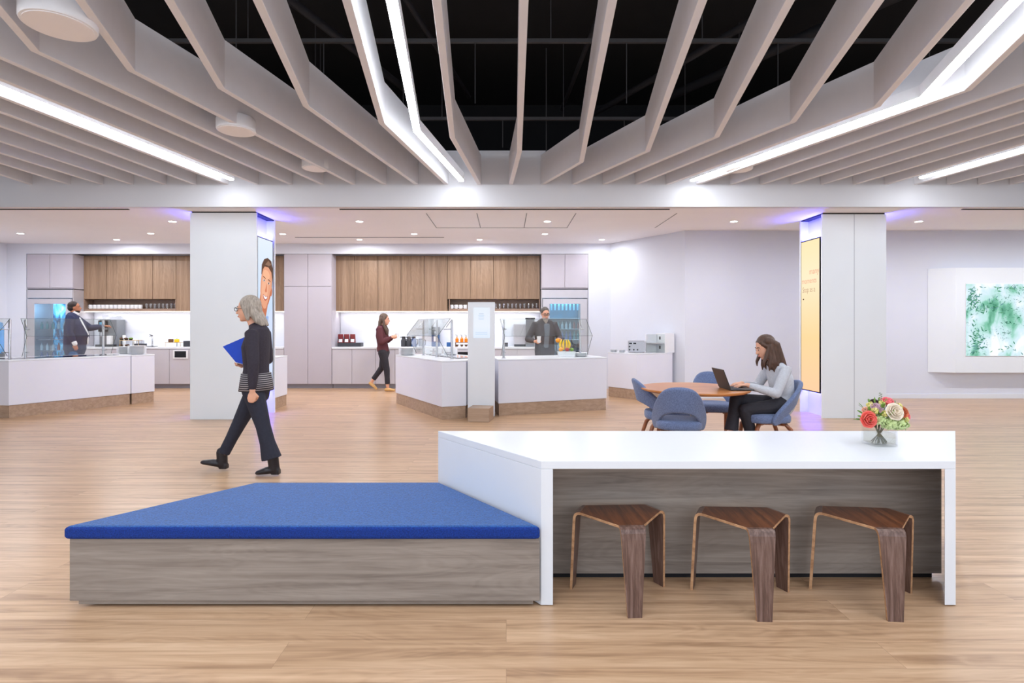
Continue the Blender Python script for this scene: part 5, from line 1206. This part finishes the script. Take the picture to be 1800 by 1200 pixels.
tm, H = person('dark-haired man in a navy jacket and jeans using the coffee machine', (-8.86, 11.45, 0), math.radians(24), J, SK2, jack, jeans, bootm, h_short, .009, 1.08, top='jacket', bot='jeans', hemr=(.215, .19), torso=[(.19, .16), (.195, .185), (.195, .155), (.165, .1)], sleeve=1.2)
b = MB(); b.limb([(.1, -.05, 1.56), (.15, -.09, 1.45), (.222, -.03, 1.25), (.222, -.02, 1.05)], [(.03, .012), (.035, .02), (.03, .018), (.03, .012)], side=(0, 1, 0)); obj('shirt', b, M['paper'], tm, smooth='all', label='white shirt front showing in the open jacket')
obj('shirt_collar', MB().limb([(-.03, 0, 1.6), (.0, 0, 1.655)], [(.085, .08), (.075, .072)], side=(0, 1, 0), n=18), M['paper'], tm, smooth='all')
obj('shirt_cuff', MB().limb([(.066, -.32, 1.075), (.078, -.32, 1.045)], [.044, .042], n=14), M['paper'], tm, smooth='all')
obj('beard', MB().ball(H @ V(.03, 0, -.075), (.056, .058, .04), 14, 10, rot=H.to_3x3()), mat('dark_beard', srgb(56, 40, 36), .8, noise=.3, nscale=60), tm, smooth='all')

# 5. bearded man in glasses with a cup and an orange
def h_grey2(b, H): hair_cap(b, H, .007); return mat('pepper_hair', srgb(82, 76, 72), .6, noise=.4, nscale=40)
coatm = mat('charcoal_coat', srgb(70, 70, 76), .85, noise=.1, nscale=50)
J = dict(head=(.06, 0, 1.64), face=V(1, .12, -.35), headup=V(.35, 0, 1), shL=(-.0, .195, 1.43), shR=(-.0, -.195, 1.43), chest=(.0, 0, 1.3), waist=(0, 0, 1.1), pelvis=(0, 0, .96), hem=(0, 0, .85),
         elL=(.02, .3, 1.15), wrL=(.22, .27, 1.13), handL=dict(d=(.8, -.55, .1), n=(.5, 1, 0), curl=.8, thumb=1), elR=(.02, -.34, 1.14), wrR=(.2, -.22, 1.1), handR=dict(d=(.8, .6, .15), n=(.5, -1, 0), curl=.8, thumb=-1),
         hipL=(0, .1, .93), hipR=(0, -.1, .93), knL=(.02, .1, .5), anL=(0, .1, .1), toeL=(.14, .1, .012), knR=(.02, -.1, .5), anR=(0, -.1, .1), toeR=(.14, -.1, .012))
tb, H = person('grey-bearded man in glasses and a charcoal coat holding a cup and an orange', (.765, 11.1, 0), math.radians(-84), J, SK, coatm, blackp, bootm, h_grey2, .009, 1.06, top='coat', hemr=(.2, .15), torso=[(.175, .13), (.17, .13), (.185, .13), (.16, .095)], sleeve=1.15)
b = MB(); b.ball(H @ V(.045, 0, -.085), (.06, .06, .055), 14, 10, rot=H.to_3x3()); b.limb([H @ V(.06, 0, -.11), H @ V(.07, 0, -.17), H @ V(.06, 0, -.21)], [.045, .035, .015]); blobs('beard', b, mat('grey_beard', srgb(168, 158, 150), .8, noise=.2, nscale=50), tb, .007, 2)
b = MB()
for s in (-1, 1):
    pts = [H @ V(.1, s*.032+.025*math.cos(a), .012+.018*math.sin(a)) for a in [2*PI*i/14 for i in range(15)]]; b.limb(pts, [.004]*15, n=6, caps=False); b.limb([H @ V(.098, s*.056, .018), H @ V(0, s*.082, .012)], [.003]*2, n=6)
b.bar(H @ V(.1, -.008, .016), H @ V(.1, .008, .016), .003); obj('glasses', b, M['blackplastic'], tb)
obj('shirt', MB().limb([(.135, .02, 1.42), (.155, .02, 1.25), (.15, .0, 1.0)], [(.06, .012), (.05, .012), (.05, .01)], side=(0, 1, 0)), mat('grey_shirt', srgb(112, 122, 132), .8, noise=.08), tb, smooth='all')
Mx = Matrix.Translation((.765, 11.1, 0)) @ Matrix.Rotation(math.radians(-84), 4, 'Z')
p = Mx @ V(.29, -.165, 1.075)
o = obj('paper_cup', MB().lathe([(.03, 0), (.042, .13), (.04, .13), (.002, .01)], n=18), M['porcelain'], smooth=True, loc=p); tag(o, 'white paper cup in the bearded man\'s hand', 'cup')
p = Mx @ V(.30, .205, 1.12)
fruit('orange', p, .045, M['orange'], 'orange held in the bearded man\'s hand', 'orange')
